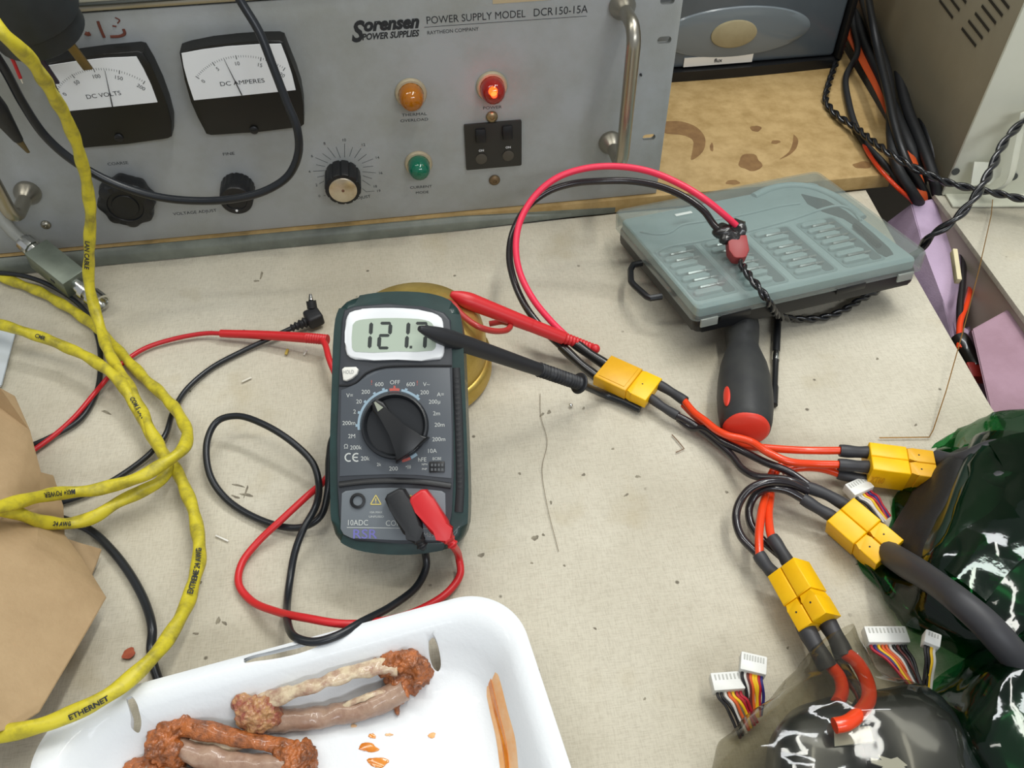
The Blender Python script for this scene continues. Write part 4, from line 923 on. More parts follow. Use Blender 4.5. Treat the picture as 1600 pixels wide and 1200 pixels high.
ycable([(-80, -60, 245), (0, 48, 225), (40, 85, 210), (78, 140, 180), (110, 200, 148), (131, 265, 115), (141, 330, 85), (139, 400, 55), (140, 450, 34), (155, 505, 16), (172, 555, 15), (205, 610, 15), (232, 665, 14), (252, 705, 13), (262, 730, 13), (250, 752, 13), (220, 768, 13), (185, 785, 13), (150, 806, 14), (110, 818, 15), (70, 816, 26), (30, 803, 42), (-60, 780, 64)],
       'yellow network cable hanging down from the top left corner of the photo', [('LAN CABLE', 141, 372, .0022, False, -.0012), ('24 AWG', 75, 812, .0018, True, 0)], 4)
ycable([(-60, 490, 22), (0, 507, 24), (50, 522, 22), (100, 541, 20), (150, 566, 20), (185, 594, 18), (215, 640, 14), (243, 690, 12), (272, 730, 10), (296, 780, 12), (309, 830, 14), (311, 870, 16), (300, 920, 20), (277, 975, 26), (240, 1025, 32), (195, 1068, 37), (140, 1102, 40), (80, 1128, 40), (0, 1148, 40), (-60, 1160, 38)],
       'yellow network cable sweeping in a long arc down over the corner of the foam tray', [('EXTREME 24 AWG', 292, 935, .0021, True, .0004), ('COM 5 LAN', 206, 628, .0020, False, .0006), ('CMR', 62, 526, .0020, False, 0), ('ETHERNET', 108, 1118, .0017, True, -.001)], 7)
# ------------------------------------------------------------------ other cables on the left
bm = wire([(-20, 425, 8), (40, 432, 8), (90, 452, 7), (130, 482, 5), (152, 525, 3), (157, 570, 2.6), (150, 615, 2.6), (125, 655, 2.6), (85, 680, 2.6), (40, 700, 2.4), (0, 715, 2.4)], 1.7)
o = obj('black_cable', bm, M_wire); tag(o, 'thin black wire curving down beside the red lead and under the paper bag', 'cable')
dc = thing('adapter_cable', 'black cable with a right-angle barrel plug standing left of the multimeter', 'cable', W(480, 500, 0))
bm = wire([(462, 510, 6), (425, 527, 4), (380, 548, 2.6), (330, 575, 2.4), (290, 610, 3), (270, 645, 4), (258, 680, 5), (238, 705, 4), (205, 732, 2.4), (150, 765, 2.4), (90, 786, 2.4), (40, 790, 3)], 1.7); obj('cord', bm, M_wire, dc)
A_ = W(455, 513, .006); B_ = W(505, 492, .007); Mx = along(A_, B_); L = (B_ - A_).length
bm = NB(); tube(bm, resample([A_, A_.lerp(B_, .5)], .0004), lambda l, t: .0021 + .0014 * t + .0006 * math.sin(l * 2 * math.pi / .003), 14); obj('strain_relief', bm, M_blackrub, dc)
bm = NB(); box(bm, (L * .72, .001, 0), (.011, .0125, .0095), Mx, r=.0022, seg=3); obj('plug_body', bm, M_blackrub, dc)
P1 = W(488, 482, .010); P2 = W(486, 470, .014); P3 = W(485, 460, .016)
bm = NB(); tube(bm, [P1, P2], .0034, 20); obj('barrel_sleeve', bm, M_blackrub, dc)
bm = NB(); tube(bm, [P2, P2.lerp(P3, .6), P3], lambda l, t: .0018 - .0008 * t, 14); obj('barrel_tip', bm, M_steel, dc)
bm = wire([(60, 800, 4), (100, 812, 3), (140, 828, 3), (175, 860, 3), (205, 900, 3), (228, 945, 4), (238, 985, 6), (236, 1012, 3), (240, 1040, 2.6), (250, 1070, 2.6)], 2.3)
o = obj('black_cable', bm, M_wire); tag(o, 'thick black cable running from the paper bag to the foam tray', 'cable')
# black looped cable in front of the power supply
def pyw(pts): return [PY(x, y, d / 1000) for x, y, d in pts]
bm = NB(); tube(bm, smooth(pyw([(340, -60, 30), (375, 0, 34), (405, 50, 40), (425, 100, 46), (448, 160, 52), (464, 200, 56), (466, 240, 58), (450, 275, 60), (415, 298, 62), (370, 310, 62), (320, 314, 60), (260, 310, 58), (210, 298, 56), (160, 278, 54), (110, 248, 52), (70, 212, 52), (35, 160, 54), (5, 105, 56), (-60, 10, 58)]), 10), .0026, 14)
o = obj('black_cable', bm, M_wire); tag(o, 'black cable hanging in a wide loop before the dials and knobs', 'cable')
# big black plug with brass prongs, top left
bp2 = thing('power_plug', 'big dark rubber plug with brass prongs hanging at the top left corner', 'plug', PY(60, 50, 95))
PA = PY(-20, -85, .075); PB = PY(66, 52, .060); Mx = along(PA, PB, (0, -1, 0)); L = (PB - PA).length
bm = NB(); lathe(bm, [(.020, 0), (.024, .01), (.026, .03), (.026, L - .014), (.0235, L - .012), (.0235, L - .002), (.021, L), (0, L)], Mx @ ZX, 40); obj('plug_shell', bm, mat('grey_rubber', '#23282a', .5, 0, '#1c2022', 30), bp2)
def prong(q0, q1, d0, d1, w_, t_): 
    a, b = PY(*q0, d0), PY(*q1, d1); bm = NB(); m2 = along(a, b, (0, -1, 0)); box(bm, ((b - a).length / 2, 0, 0), ((b - a).length, w_, t_), m2, r=.0006); return bm
obj('prong', prong((108, 68), (138, 108), .062, .052, .0055, .0018), mat('old_brass', '#7d6a42', .4, .8), bp2)
obj('prong', prong((60, 92), (86, 130), .066, .056, .0055, .0018), mat('dark_prong', '#3b3146', .4, .6), bp2)
bm = NB(); tube(bm, smooth([PA + (PA - PB) * .02, PY(-30, -140, .08), PY(-120, -260, .09)], 8), .006, 14); obj('plug_cord', bm, MATS['grey_rubber'], bp2)
# alligator probe and thin red wire at the left edge
ap = thing('alligator_clip', 'dark insulated alligator clip poking in at the left edge before the power supply', 'clip', PY(10, 200, .05))
bm = NB(); pth = resample(pyw([(-60, 100, 60), (-10, 165, 56), (28, 218, 50)]), .001); tube(bm, pth, lambda l, t: .0085 * (1 - .55 * max(0, t - .55) / .45), 16, flat=.7); obj('sleeve', bm, M_blackrub, ap)
bm = NB(); tube(bm, pyw([(26, 216, 50), (44, 238, 46)]), lambda l, t: .0030 - .0018 * t, 10, flat=.6); obj('jaw', bm, mat('dull_tip', '#6c6048', .4, .8), ap)
tw_ = thing('thin_red_wire', 'thin red hook-up wire with a bare end beside the dial marked DC VOLTS', 'wire', PY(20, 100, .06))
bm = NB(); tube(bm, smooth(pyw([(-40, 20, 70), (0, 62, 66), (18, 90, 64), (32, 122, 62)]), 6), .0010, 8); obj('insulation', bm, M_dkred, tw_)
bm = NB(); tube(bm, pyw([(32, 122, 62), (35.5, 130, 61.5)]), .0004, 6); obj('bare_end', bm, M_steel, tw_)
# shielded coaxial adapter
cx = thing('coaxial_adapter', 'silver-green metal box adapter with round connectors, hanging over the rail by the left handle', 'adapter', W(80, 430, 0))
CA = W(38, 378, .030); CB = W(158, 474, .0085); Mx = along(CA, CB); L = (CB - CA).length
M_ad = mat('green_grey_metal', '#7b8377', .4, .5, '#6f776c', 40)
bm = NB(); box(bm, (L * .44, 0, 0), (L * .50, .0180, .0165), Mx @ Matrix.Rotation(R(4), 4, 'X'), r=.0006); obj('adapter_box', bm, M_ad, cx)
bm = NB(); lathe(bm, [(.0045, -.002), (.0062, 0), (.0062, .009), (.005, .0095), (.005, L * .19)], Mx @ ZX, 24, lambda a, z: 1 + (.03 * math.cos(a * 12))); obj('collar_nut', bm, M_steel, cx)
bm = NB(); lathe(bm, [(.0052, L * .69), (.0052, L * .78), (.0066, L * .785), (.0066, L * .84), (.0050, L * .845), (.0050, L * .88), (.0068, L * .885), (.0070, L * 1.0), (.0056, L * 1.005), (.0054, L * .96), (0, L * .96)], Mx @ ZX, 28); obj('threaded_end', bm, M_steel, cx)
bm = NB(); tube(bm, smooth([CA + (CB - CA).normalized() * .001] + [W(20, 362, .036), W(0, 340, .045), W(-40, 300, .06)], 8), .0042, 14); obj('cord', bm, mat('grey_cord', '#8f908a', .4), cx)
bm = NB(); p = Mx @ Vector((L * .5, -.0083, -.003)); box(bm, (L * .52, -.0091, .0), (.0035, .0006, .0022), Mx @ Matrix.Rotation(R(4), 4, 'X')); obj('slot_mark', bm, M_print, cx)
# ------------------------------------------------------------------ screwdriver and bit rod
sd = thing('screwdriver', 'black and red fat-handled screwdriver lying with its shaft under the bit case', 'screwdriver', W(1165, 600, 0))
SA = W(1166, 671, .0168); SB = W(1158, 490, .0125); Mx = along(SA, SB); L = (SB - SA).length; u = L / .105
prof = [(0, .0006), (.0132, .0006), (.0142, .0015), (.0152, .006), (.0163, .016), (.0166, .028), (.0160, .040), (.0145, .052), (.0120, .062), (.0102, .069), (.0100, .073), (.0108, .081), (.0112, .090), (.0105, .100), (.0062, .112), (.0034, .114)]
bm = NB(); lathe(bm, [(r, z * u) for r, z in prof[1:]] + [(0, .114 * u)], Mx @ ZX, 48, lambda a, z: 1 + .012 * math.cos(a * 6)); h = obj('handle', bm, mat('soft_grip', '#2a2b2c', .55, 0, '#313231', 60), sd)
bm = NB(); lathe(bm, [(.0135, .0012), (.0133, .0), (.0115, -.0018), (.006, -.0030), (0, -.0034)], Mx @ ZX, 40); obj('end_cap', bm, mat('red_plastic', '#d23a28', .45), sd)
bm = NB(); ball(bm, (0, 0, 0), .0085, .0026, .0012, 3, Mx @ Matrix.Rotation(R(-52), 4, 'X') @ Matrix.Translation((.016, 0, .0160))); obj('red_inlay', bm, MATS['red_plastic'], h)
bm = NB(); tube(bm, [Mx @ Vector((.112 * u, 0, 0)), Mx @ Vector((.19, 0, -.004))], .003, 14); obj('shaft', bm, M_steel, sd)
br = thing('bit_holder_rod', 'slim black bit holder with a chrome collar lying right of the screwdriver handle', 'bit holder', W(1210, 560, 0))
A_, B_ = W(1209, 634, .0026), W(1216, 470, .0026); Mx = along(A_, B_); L = (B_ - A_).length
bm = NB(); lathe(bm, [(.0016, 0), (.0024, .0006), (.0025, L * .16), (.0020, L * .18), (.0020, L * .38), (.0022, L * .4)], Mx @ ZX, 18); obj('lower_rod', bm, M_blackpl, br)
bm = NB(); lathe(bm, [(.0024, L * .40), (.0026, L * .42), (.0026, L * .46), (.0024, L * .48)], Mx @ ZX, 18); obj('collar', bm, M_steel, br)
bm = NB(); lathe(bm, [(.0025, L * .48), (.0026, L * .5), (.0026, L)], Mx @ ZX, 18); obj('upper_rod', bm, M_blackpl, br)
# ------------------------------------------------------------------ bit case
c_bl, c_br, c_tl, c_tr = W(1071, 478, .0465), W(1438, 400, .0465), W(973, 327, .030), W(1290, 262, .030)
X_ = (c_br - c_bl + c_tr - c_tl) * .5; Y_ = (c_tl - c_bl + c_tr - c_br) * .5
CF = Frame(c_bl, X_, Y_); lx = X_.length; ly = (Y_ - Y_.dot(CF.X) * CF.X).length; skx = Y_.dot(CF.X)
cen = (c_bl + c_br + c_tl + c_tr) / 4; CF = Frame(cen - CF.X * lx / 2 - CF.Y * ly / 2, CF.X, CF.Y)
bc = thing('bit_case', 'clear-lidded screwdriver bit case with pale blue-grey insert and black base', 'case', M=CF.M @ Matrix.Translation((lx / 2, ly / 2, -.025)))
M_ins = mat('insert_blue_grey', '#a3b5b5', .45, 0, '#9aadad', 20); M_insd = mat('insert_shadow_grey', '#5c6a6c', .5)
M_lid = mat('clear_lid', '#bfc8c4', .25, film=('#f2f5f4', .13, .12), bump=.04, bs=60)
bm = NB(); prism(bm, rrect(.003, .002, lx - .003, ly - .002, .005), -.0245, -.0135, CF.M, r=.0015, vert=True); base = obj('base_shell', bm, M_blackpl, bc)
bm = NB(); prism(bm, rrect(.004, .004, lx - .004, ly - .004, .004), -.0133, -.0072, CF.M, r=.0008); ins = obj('insert', bm, M_ins, bc)
# lid: open box of clear plastic
bm = NB(); o1 = rrect(0, 0, lx, ly, .005); t1_ = .0012; i1 = rrect(t1_, t1_, lx - t1_, ly - t1_, .004)
n = len(o1); a = [bm.verts.new((*p, -.0136)) for p in o1]; b = [bm.verts.new((*p, -.001)) for p in o1]; b2 = [bm.verts.new((p[0] + (lx / 2 - p[0]) * .008, p[1] + (ly / 2 - p[1]) * .012, 0)) for p in o1]
c = [bm.verts.new((*p, -.0136)) for p in i1]; d = [bm.verts.new((*p, -.0013)) for p in i1]
for i in range(n):
    j = (i + 1) % n
    for q in ((a[i], a[j], b[j], b[i]), (b[i], b[j], b2[j], b2[i]), (a[j], a[i], c[i], c[j]), (c[j], c[i], d[i], d[j])): bm.faces.new(q)
bm.faces.new(b2); bm.faces.new(d[::-1]); xf(bm, bm.verts[:], CF.M); lid = obj('lid', bm, M_lid, bc)
# latch tabs
for px, py in ((1109, 497), (1414, 425)):
    p = CF.px(px, py, -.012); bm = NB(); box(bm, (p.x, -.0006, -.0150), (.012, .0016, .0060), CF.M, r=.0005); obj('latch', bm, mat('clear_latch', '#b9bdb6', .25, film=('#e8ecea', .45, .15)), bc)
for px in (1145, 1372):
    p = CF.px(px, 480, -.012); bm = NB(); box(bm, (p.x, .0006, -.0150), (.022, .0020, .0050), CF.M, r=.0008); obj('hinge_block', bm, M_blackpl, base)
# wire-like hanger loop on the left side
bm = NB(); hp = [CF.M @ CF.px(x, y, -.018) for x, y in ((1003, 411), (989, 414), (985, 422), (986, 440), (991, 446), (1010, 463), (1016, 466), (1034, 463))]
pp = []
for u_, v_ in zip(hp, hp[1:]): pp += [u_, u_.lerp(v_, .5)]
tube(bm, pp + [hp[-1]], .0022, 8); obj('hanger_loop', bm, M_blackpl, bc)
# ribs, wells and bits
def ci_(px, py, h=-.0072): return CF.px(px, py, h)
cols = [((1033, 394), (1080, 468), (1098, 384), (1142, 456)), ((1108, 379), (1155, 455), (1172, 368), (1216, 440)), ((1186, 364), (1232, 436), (1246, 353), (1292, 424)), ((1262, 349), (1306, 420), (1320, 338), (1362, 407))]
names = ['leftmost', 'second', 'third', 'rightmost']; ordn = ['first', 'second', 'third', 'fourth', 'fifth', 'last']
protos = None
for ci2, (tl, bl_, tr__, brr) in enumerate(cols):
    P = [ci_(*q) for q in (tl, bl_, tr__, brr)]
    x0 = (P[0].x + P[1].x) / 2; x1 = (P[2].x + P[3].x) / 2; y1 = max(P[0].y, P[2].y); y0 = min(P[1].y, P[3].y)
    x1 = x0 + min(x1 - x0, .034)
    bm = NB(); prism(bm, rrect(x0 - .0015, y0 - .002, x1 + .001, y1 + .002, .003), -.0072, -.0069, CF.M); wl = obj('well', bm, mat('insert_well', '#85999a', .5), ins)
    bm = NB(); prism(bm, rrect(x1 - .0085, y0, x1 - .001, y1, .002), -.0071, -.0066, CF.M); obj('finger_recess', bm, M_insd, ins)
    pitch = (y1 - y0) / 7
    for k in range(7):
        yv = y1 - pitch * (k + .5); bm = NB(); prism(bm, rrect(x0, yv - pitch * .30, x1 - .009 + .0015 * (k % 2), yv + pitch * .30, pitch * .29), -.0070, -.0048, CF.M, r=.0012, seg=3); obj('rib', bm, M_ins, ins)
    for k in range(6):
        if (ci2 * 5 + k * 3) % 7 == 6: continue
        yv = y1 - pitch * (k + 1); Lb = .0175
        M0 = CF.M @ Matrix.Translation((x0 + .006, yv, -.0052))
        if protos is None:
            e = thing('driver_bit', '', 'driver bit', M=M0); bm = NB()
            lathe(bm, [(.0008, 0), (.0013, .0005), (.0013, .0105), (.0008, .0125)], M0 @ ZX, 6); obj('hex_shank', bm, mat('satin_steel', '#a9adaa', .3, 1), e)
            bm = NB(); lathe(bm, [(.0008, .0125), (.0008, .0165), (.0003, Lb + .0012), (0, Lb + .0014)], M0 @ ZX, 8); obj('tip', bm, M_steel, e); protos = e
        else:
            e = protos.copy(); C.objects.link(e); e.matrix_world = M0
            for ch in protos.children: c2 = ch.copy(); C.objects.link(c2); c2.parent = e
        e['label'] = 'small steel driver bit, %s from the back in the %s column of the bit case' % (ordn[k], names[ci2]); e['group'] = 'driver bits in the case'
# swoosh shaped ridge and long recess with a driver tip
bm = NB(); tube(bm, smooth([CF.M @ ci_(x, y, -.0066) for x, y in ((1178, 306), (1205, 294), (1235, 289), (1268, 292), (1300, 304), (1330, 324), (1348, 340))], 6), .0030, 12, flat=.6); obj('ridge', bm, M_ins, ins)
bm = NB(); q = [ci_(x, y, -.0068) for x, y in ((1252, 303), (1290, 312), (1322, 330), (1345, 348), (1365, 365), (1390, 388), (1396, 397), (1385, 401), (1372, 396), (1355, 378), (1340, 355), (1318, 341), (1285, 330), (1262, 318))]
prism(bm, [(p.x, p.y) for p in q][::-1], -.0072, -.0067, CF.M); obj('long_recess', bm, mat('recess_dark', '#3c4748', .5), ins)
bm = NB(); tube(bm, [CF.M @ ci_(x, y, -.005) for x, y in ((1335, 352), (1374, 384))], .0018, 12); fd = obj('flexible_driver', bm, M_blackpl); tag(fd, 'short dark driver shaft lying in the long recess of the bit case', 'driver shaft')
bm = NB(); q = [ci_(x, y, -.0068) for x, y in ((1010, 352), (1060, 342), (1090, 350), (1060, 362), (1020, 366))]
tube(bm, smooth([CF.M @ ci_(x, y, -.0068) for x, y in ((1000, 362), (1025, 366), (1045, 364), (1065, 352), (1100, 346), (1160, 336), (1220, 322), (1250, 318))], 6), .0009, 8); obj('ridge', bm, M_ins, ins)
bm = NB(); tube(bm, smooth([CF.M @ ci_(x, y, -.0068) for x, y in ((1024, 396), (1040, 387), (1090, 378), (1150, 366), (1230, 345), (1310, 322), (1330, 328), (1345, 345))], 6), .0011, 8); obj('ridge', bm, M_ins, ins)
bm = NB(); p = ci_(1068, 334, 0); box(bm, (p.x, p.y, .0001), (.013, .003, .0004), CF.M, r=.0001); obj('lid_boss', bm, mat('lid_mark', '#c9d0cb', .3), lid)
# ------------------------------------------------------------------ yellow battery connectors
M_xt = [M_yel, M_yel2]
def xt(par_l, par_r, P, z, thick, split, strips, ml, mr, txt=True):
    zz = z if isinstance(z, tuple) else (z,) * 4
    p1, p2, p3, p4 = [W(x, y, z_) for (x, y), z_ in zip(P, zz)]
    X = (p2 - p1 + p3 - p4) * .5; Y = (p1 - p4 + p2 - p3) * .5; F = Frame((0, 0, 0), X, Y); Lx_ = X.length; Ly_ = abs(Y.dot(F.Y)); c_ = (p1 + p2 + p3 + p4) / 4
    F = Frame(c_ - F.X * Lx_ / 2 - F.Y * Ly_ / 2, F.X, F.Y); w_ = Ly_ / strips; s = Lx_ * split
    for k in range(strips):
        y0, y1 = k * w_ + .00015, (k + 1) * w_ - .00015
        bm = NB(); prism(bm, [(0, y0), (s, y0), (s, y1), (0, y1)], -thick, 0, F.M, r=.0007, vert=True)
        if strips == 1: box(bm, (s * .5, (y0 + y1) / 2, .0001), (s * .8, w_ * .8, .0006), F.M, r=.0002)
        hl = obj('connector_housing', bm, ml, par_l)
        bm = NB(); cm = (y0 + y1) / 2; sh = .0007
        pts = [(s + .0002, y0 + sh), (s + (Lx_ - s) * .28, y0 + sh), (s + (Lx_ - s) * .28, y0 + .0001), (Lx_, y0 + .0001), (Lx_, y1 - .0001), (s + (Lx_ - s) * .28, y1 - .0001), (s + (Lx_ - s) * .28, y1 - sh), (s + .0002, y1 - sh)]
        prism(bm, pts, -thick + .0006, -.0005, F.M, r=.0005, vert=True); hr = obj('connector_housing', bm, mr, par_r)
        bm = NB(); lathe(bm, [(.0005, 0), (.0005, .00012), (0, .00012)], F.M @ Matrix.Translation((s + (Lx_ - s) * .42, cm, -.0005)), 8); obj('pin_mark', bm, M_print, hr)
        if txt and k == 0:
            for par_, xa, xb, yo in ((hl, s * .06, s * .42, -.0001), (hr, s + (Lx_ - s) * .35, Lx_ - .001, 0)):
                bm = NB(); A1_ = F.M @ Vector((xa, y0 + yo, -thick * .72)); B1_ = F.M @ Vector((xb, y0 + yo, -thick * .72)); text(bm, 'XT60', A1_, B1_, -F.Y, thick * .34, .01, lift=.0002)
                obj('moulded_text', bm, mat('yellow_shade', '#d39b04', .45), par_)
    return F, Lx_, Ly_, s
hn = thing('parallel_harness', 'branching harness of orange-red and black wires joining four yellow battery connectors', 'wire harness', W(1180, 720, 0))
lp = thing('loop_lead', 'pink-red and black loop of wire arching from yellow connector to red plug on case', 'lead', W(860, 450, 0))
b1 = thing('battery_pack', 'battery in torn green film at the right edge, its leads in the uppermost yellow connector', 'battery', W(1540, 800, 0))
b2 = thing('battery_pack', 'green film battery in the bottom right corner, fed by the thick black sleeve', 'battery', W(1560, 1120, 0))
b3 = thing('battery_pack', 'black battery in clear film at the bottom, white label and short red wires inside', 'battery', W(1310, 1150, 0))
FA = xt(lp, hn, [(952, 553.5), (1031, 587), (1013, 628), (931, 588)], .0135, .0085, .62, 1, M_yel2, M_yel, False)
FB = xt(hn, b1, [(1361, 690), (1463, 703), (1464, 746), (1362, 733)], .0225, .016, .58, 2, M_yel, M_yel2)
FC = xt(hn, b2, [(1334, 775), (1412, 842), (1370, 882), (1292, 815)], (.0225, .0225, .0165, .0165), .016, .55, 2, M_yel, M_yel, False)
FD = xt(hn, b3, [(1240, 872), (1293, 960), (1243, 984), (1197, 899)], (.0300, .0300, .0165, .0165), .016, .55, 2, M_yel, M_yel, False)
M_bsil = mat('black_silicone', '#221d20', .22, coat=.4)
def sleeve(par, pts, r, m=None): 
    bm = NB(); pth = resample(smooth(wp(pts), 6), .001); tube(bm, pth, lambda l, t: r / 1000 * (1 + .06 * math.sin(t * 9)), 14); return obj('heat_shrink', bm, m or M_shrink, par)
def wr(par, pts, r, m, name='wire'): bm = wire(pts, r, 8, 14); return obj(name, bm, m, par)
RO = 2.25
sleeve(hn, [(1024, 598, 9), (1045, 610, 9), (1071, 627, 10)], 3.0); sleeve(hn, [(1014, 620, 8), (1036, 636, 8), (1059, 650, 8)], 2.8)
wr(hn, [(1068, 625, 10), (1085, 645, 12), (1101, 657, 14), (1120, 672, 16), (1139, 681, 18), (1157, 685, 19), (1175, 691, 20), (1200, 707, 22), (1232, 721, 21), (1270, 725, 18), (1312, 726, 17)], RO, M_orange)
wr(hn, [(1068, 632, 7), (1088, 652, 7), (1108, 668, 8), (1135, 686, 9), (1160, 696, 11), (1187, 699, 14), (1240, 703, 17), (1280, 704, 18), (1313, 704, 18)], RO, M_orange)
wr(hn, [(1222, 736, 12), (1248, 731, 14), (1275, 731, 13), (1295, 735, 11), (1313, 741, 9)], RO, M_orange)
wr(hn, [(1230, 722, 11), (1210, 734, 10), (1203, 748, 10), (1196, 775, 12), (1190, 800, 15), (1186, 835, 17), (1187, 872, 17)], RO, M_orange)
wr(hn, [(1215, 732, 9), (1206, 752, 9), (1204, 775, 10), (1201, 804, 13), (1205, 838, 17), (1210, 850, 17)], RO, M_orange)
wr(hn, [(1057, 649, 8), (1078, 660, 8), (1101, 676, 8), (1122, 693, 9), (1142, 711, 10), (1160, 733, 12), (1180, 744, 15), (1205, 747, 18), (1232, 750, 20), (1262, 762, 18)], RO, M_bsil)
wr(hn, [(1060, 654, 6), (1080, 668, 6), (1101, 670, 10), (1130, 690, 12), (1161, 705, 13), (1195, 722, 16), (1232, 737, 19), (1262, 757, 18)], RO, M_bsil)
wr(hn, [(1262, 768, 17), (1232, 755, 22), (1200, 753, 24), (1172, 764, 22), (1155, 786, 18), (1150, 810, 15), (1158, 838, 14), (1180, 862, 14), (1196, 878, 14)], RO, M_bsil)
wr(hn, [(1258, 782, 16), (1228, 766, 19), (1202, 763, 19), (1182, 772, 15), (1171, 792, 11), (1172, 815, 9), (1188, 840, 9), (1210, 860, 10), (1224, 872, 12)], RO, M_bsil)
sleeve(hn, [(1258, 760, 17), (1290, 772, 17), (1322, 790, 15)], 3.3); sleeve(hn, [(1254, 779, 16), (1276, 793, 15), (1302, 808, 13)], 3.2)
sleeve(hn, [(1312, 704, 18), (1335, 706, 18), (1364, 707, 17)], 3.5); sleeve(hn, [(1310, 726, 17), (1335, 728, 17), (1363, 730, 15)], 3.4); sleeve(hn, [(1309, 740, 9), (1335, 746, 9), (1362, 752, 8)], 3.2)
sleeve(hn, [(1206, 840, 17), (1220, 860, 17), (1234, 884, 14)], 3.4); sleeve(hn, [(1185, 866, 17), (1196, 882, 16), (1212, 900, 13)], 3.4)
# loop lead
pk = [(948, 574, 10), (925, 560, 11), (893, 533, 14), (862, 503, 22), (832, 466, 32), (812, 425, 42), (806, 385, 52), (813, 345, 62), (836, 306, 72), (870, 278, 80), (915, 263, 84), (965, 260, 85), (1015, 268, 84), (1065, 289, 80), (1105, 314, 74), (1132, 336, 66), (1150, 352, 59)]
wr(lp, pk[2:], 2.2, M_pink)
wr(lp, [(882, 546, 12), (850, 516, 18), (822, 480, 25), (803, 438, 33), (796, 400, 42), (802, 362, 52), (822, 326, 60), (855, 300, 67), (895, 287, 71), (940, 283, 73), (985, 283, 73), (1030, 291, 72), (1072, 309, 69), (1100, 330, 64), (1116, 352, 58), (1126, 362, 56)], 2.4, mat('black_sleeving', '#262021', .25, coat=.3))
sleeve(lp, [(891, 531, 14), (918, 551, 12), (950, 572, 9)], 3.4, mat('tape_black', '#1a1817', .3, coat=.4)); sleeve(lp, [(877, 541, 12.5), (905, 567, 10), (934, 590, 8)], 3.1, MATS['tape_black'])
bm = NB(); ball(bm, W(1130, 362, .055), .007, .006, .005, 3); ball(bm, W(1152, 358, .055), .006, .0075, .006, 3); ball(bm, W(1140, 372, .053), .008, .005, .005, 3); displace(bm, .0016, 260, 3); obj('tape_wrap', bm, MATS['tape_black'], lp)
A_, B_ = W(1149, 372, .052), W(1154, 408, .046); Mx = along(A_, B_); L = (B_ - A_).length
bm = NB(); prism(bm, [(0, -.0062), (L * .65, -.0066), (L * .95, -.0040), (L, -.002), (L, .002), (L * .95, .0044), (L * .65, .0070), (0, .0066)], -.0042, .0042, Mx, r=.001, seg=2, vert=True); obj('plug', bm, mat('brick_red_plug', '#8f3030', .45), lp)
def twisted(t, pts, r, off, pitch, m, n=8):
    pth = resample(smooth(wp(pts), n), .0012)
    for k in (0, 1): bm = NB(); tube(bm, pair(pth, r, off, pitch, 0, k), r, 10); obj('strand', bm, m, t)
M_tw = mat('black_pvc', '#17181b', .2, coat=.4)
t = thing('twisted_pair', 'black twisted wire pair from the red plug over the front of the bit case', 'cable', W(1250, 495, 0))
twisted(t, [(1157, 410, 47), (1166, 424, 50), (1176, 438, 51), (1188, 452, 51), (1197, 466, 48), (1206, 480, 38), (1215, 492, 22), (1235, 498, 8), (1262, 499, 4), (1292, 495, 3.5), (1320, 484, 4), (1345, 468, 4), (1375, 452, 4)], .0015, .0013, .020, M_tw)
t = thing('twisted_pair', 'black twisted wire pair rising to the right edge past the cream instrument', 'cable', W(1500, 330, 0))
twisted(t, [(1400, 420, 6), (1436, 392, 16), (1455, 368, 30), (1484, 350, 40), (1510, 325, 48), (1530, 298, 56), (1550, 262, 62), (1566, 228, 68), (1590, 198, 74), (1640, 160, 82)], .0018, .0016, .034, M_tw)
t = thing('twisted_pair', 'black twisted wire pair crossing the cables before the cream instrument to the right edge', 'cable', W(1400, 250, 0))
twisted(t, [(1322, 20, 22), (1320, 60, 20), (1306, 100, 17), (1294, 135, 15.5), (1291, 158, 15.5), (1308, 180, 17), (1335, 198, 20), (1365, 222, 27), (1400, 246, 32), (1440, 268, 30), (1480, 285, 24), (1525, 296, 22), (1570, 305, 20), (1640, 322, 18)], .0017, .0015, .026, M_tw)
# cables in the corner behind
def cab(label, pts, r, m, flat=1.0):
    bm = NB(); tube(bm, smooth(wp(pts), 8), r / 1000, 12, flat=flat); o = obj('cable' if flat == 1 else 'flat_strap', bm, m); tag(o, label, 'cable' if flat == 1 else 'strap'); return o
cab('orange flat strap running between the black cables right of the flux case', [(1300, -20, 22), (1326, 48, 19), (1352, 100, 17), (1374, 140, 17), (1400, 195, 16), (1422, 245, 14), (1440, 300, 2), (1446, 330, -20)], 4.6, mat('orange_strap', '#c8501c', .6), .3)
cab('thickest black cable beside the orange strap, dropping into the gap', [(1340, -30, 40), (1362, 40, 34), (1384, 105, 30), (1392, 160, 28), (1393, 215, 26), (1402, 262, 20), (1425, 300, 6), (1446, 330, -20)], 4.2, M_blackrub)
cab('black cable leaning against the foot of the cream instrument', [(1372, -30, 40), (1392, 40, 30), (1404, 110, 24), (1418, 170, 22), (1440, 225, 20), (1458, 275, 12), (1466, 310, -5), (1472, 350, -30)], 4.4, M_blackrub)
cab('black cable along the right side of the flux case', [(1330, -30, 40), (1334, 40, 26), (1340, 80, 20), (1322, 120, 16), (1326, 160, 16), (1336, 195, 15), (1352, 225, 15), (1380, 255, 14), (1405, 285, 8), (1428, 310, -10), (1440, 330, -25)], 2.8, M_blackrub)
cab('fat black cable added to fill the dark left rear of the corner bundle', [(1325, -60, 30), (1338, 20, 22), (1352, 70, 19), (1376, 122, 18), (1398, 175, 17), (1424, 235, 15), (1448, 290, -5)], 5.0, M_blackrub)  # this and the next two cables are added to fill the dark corner
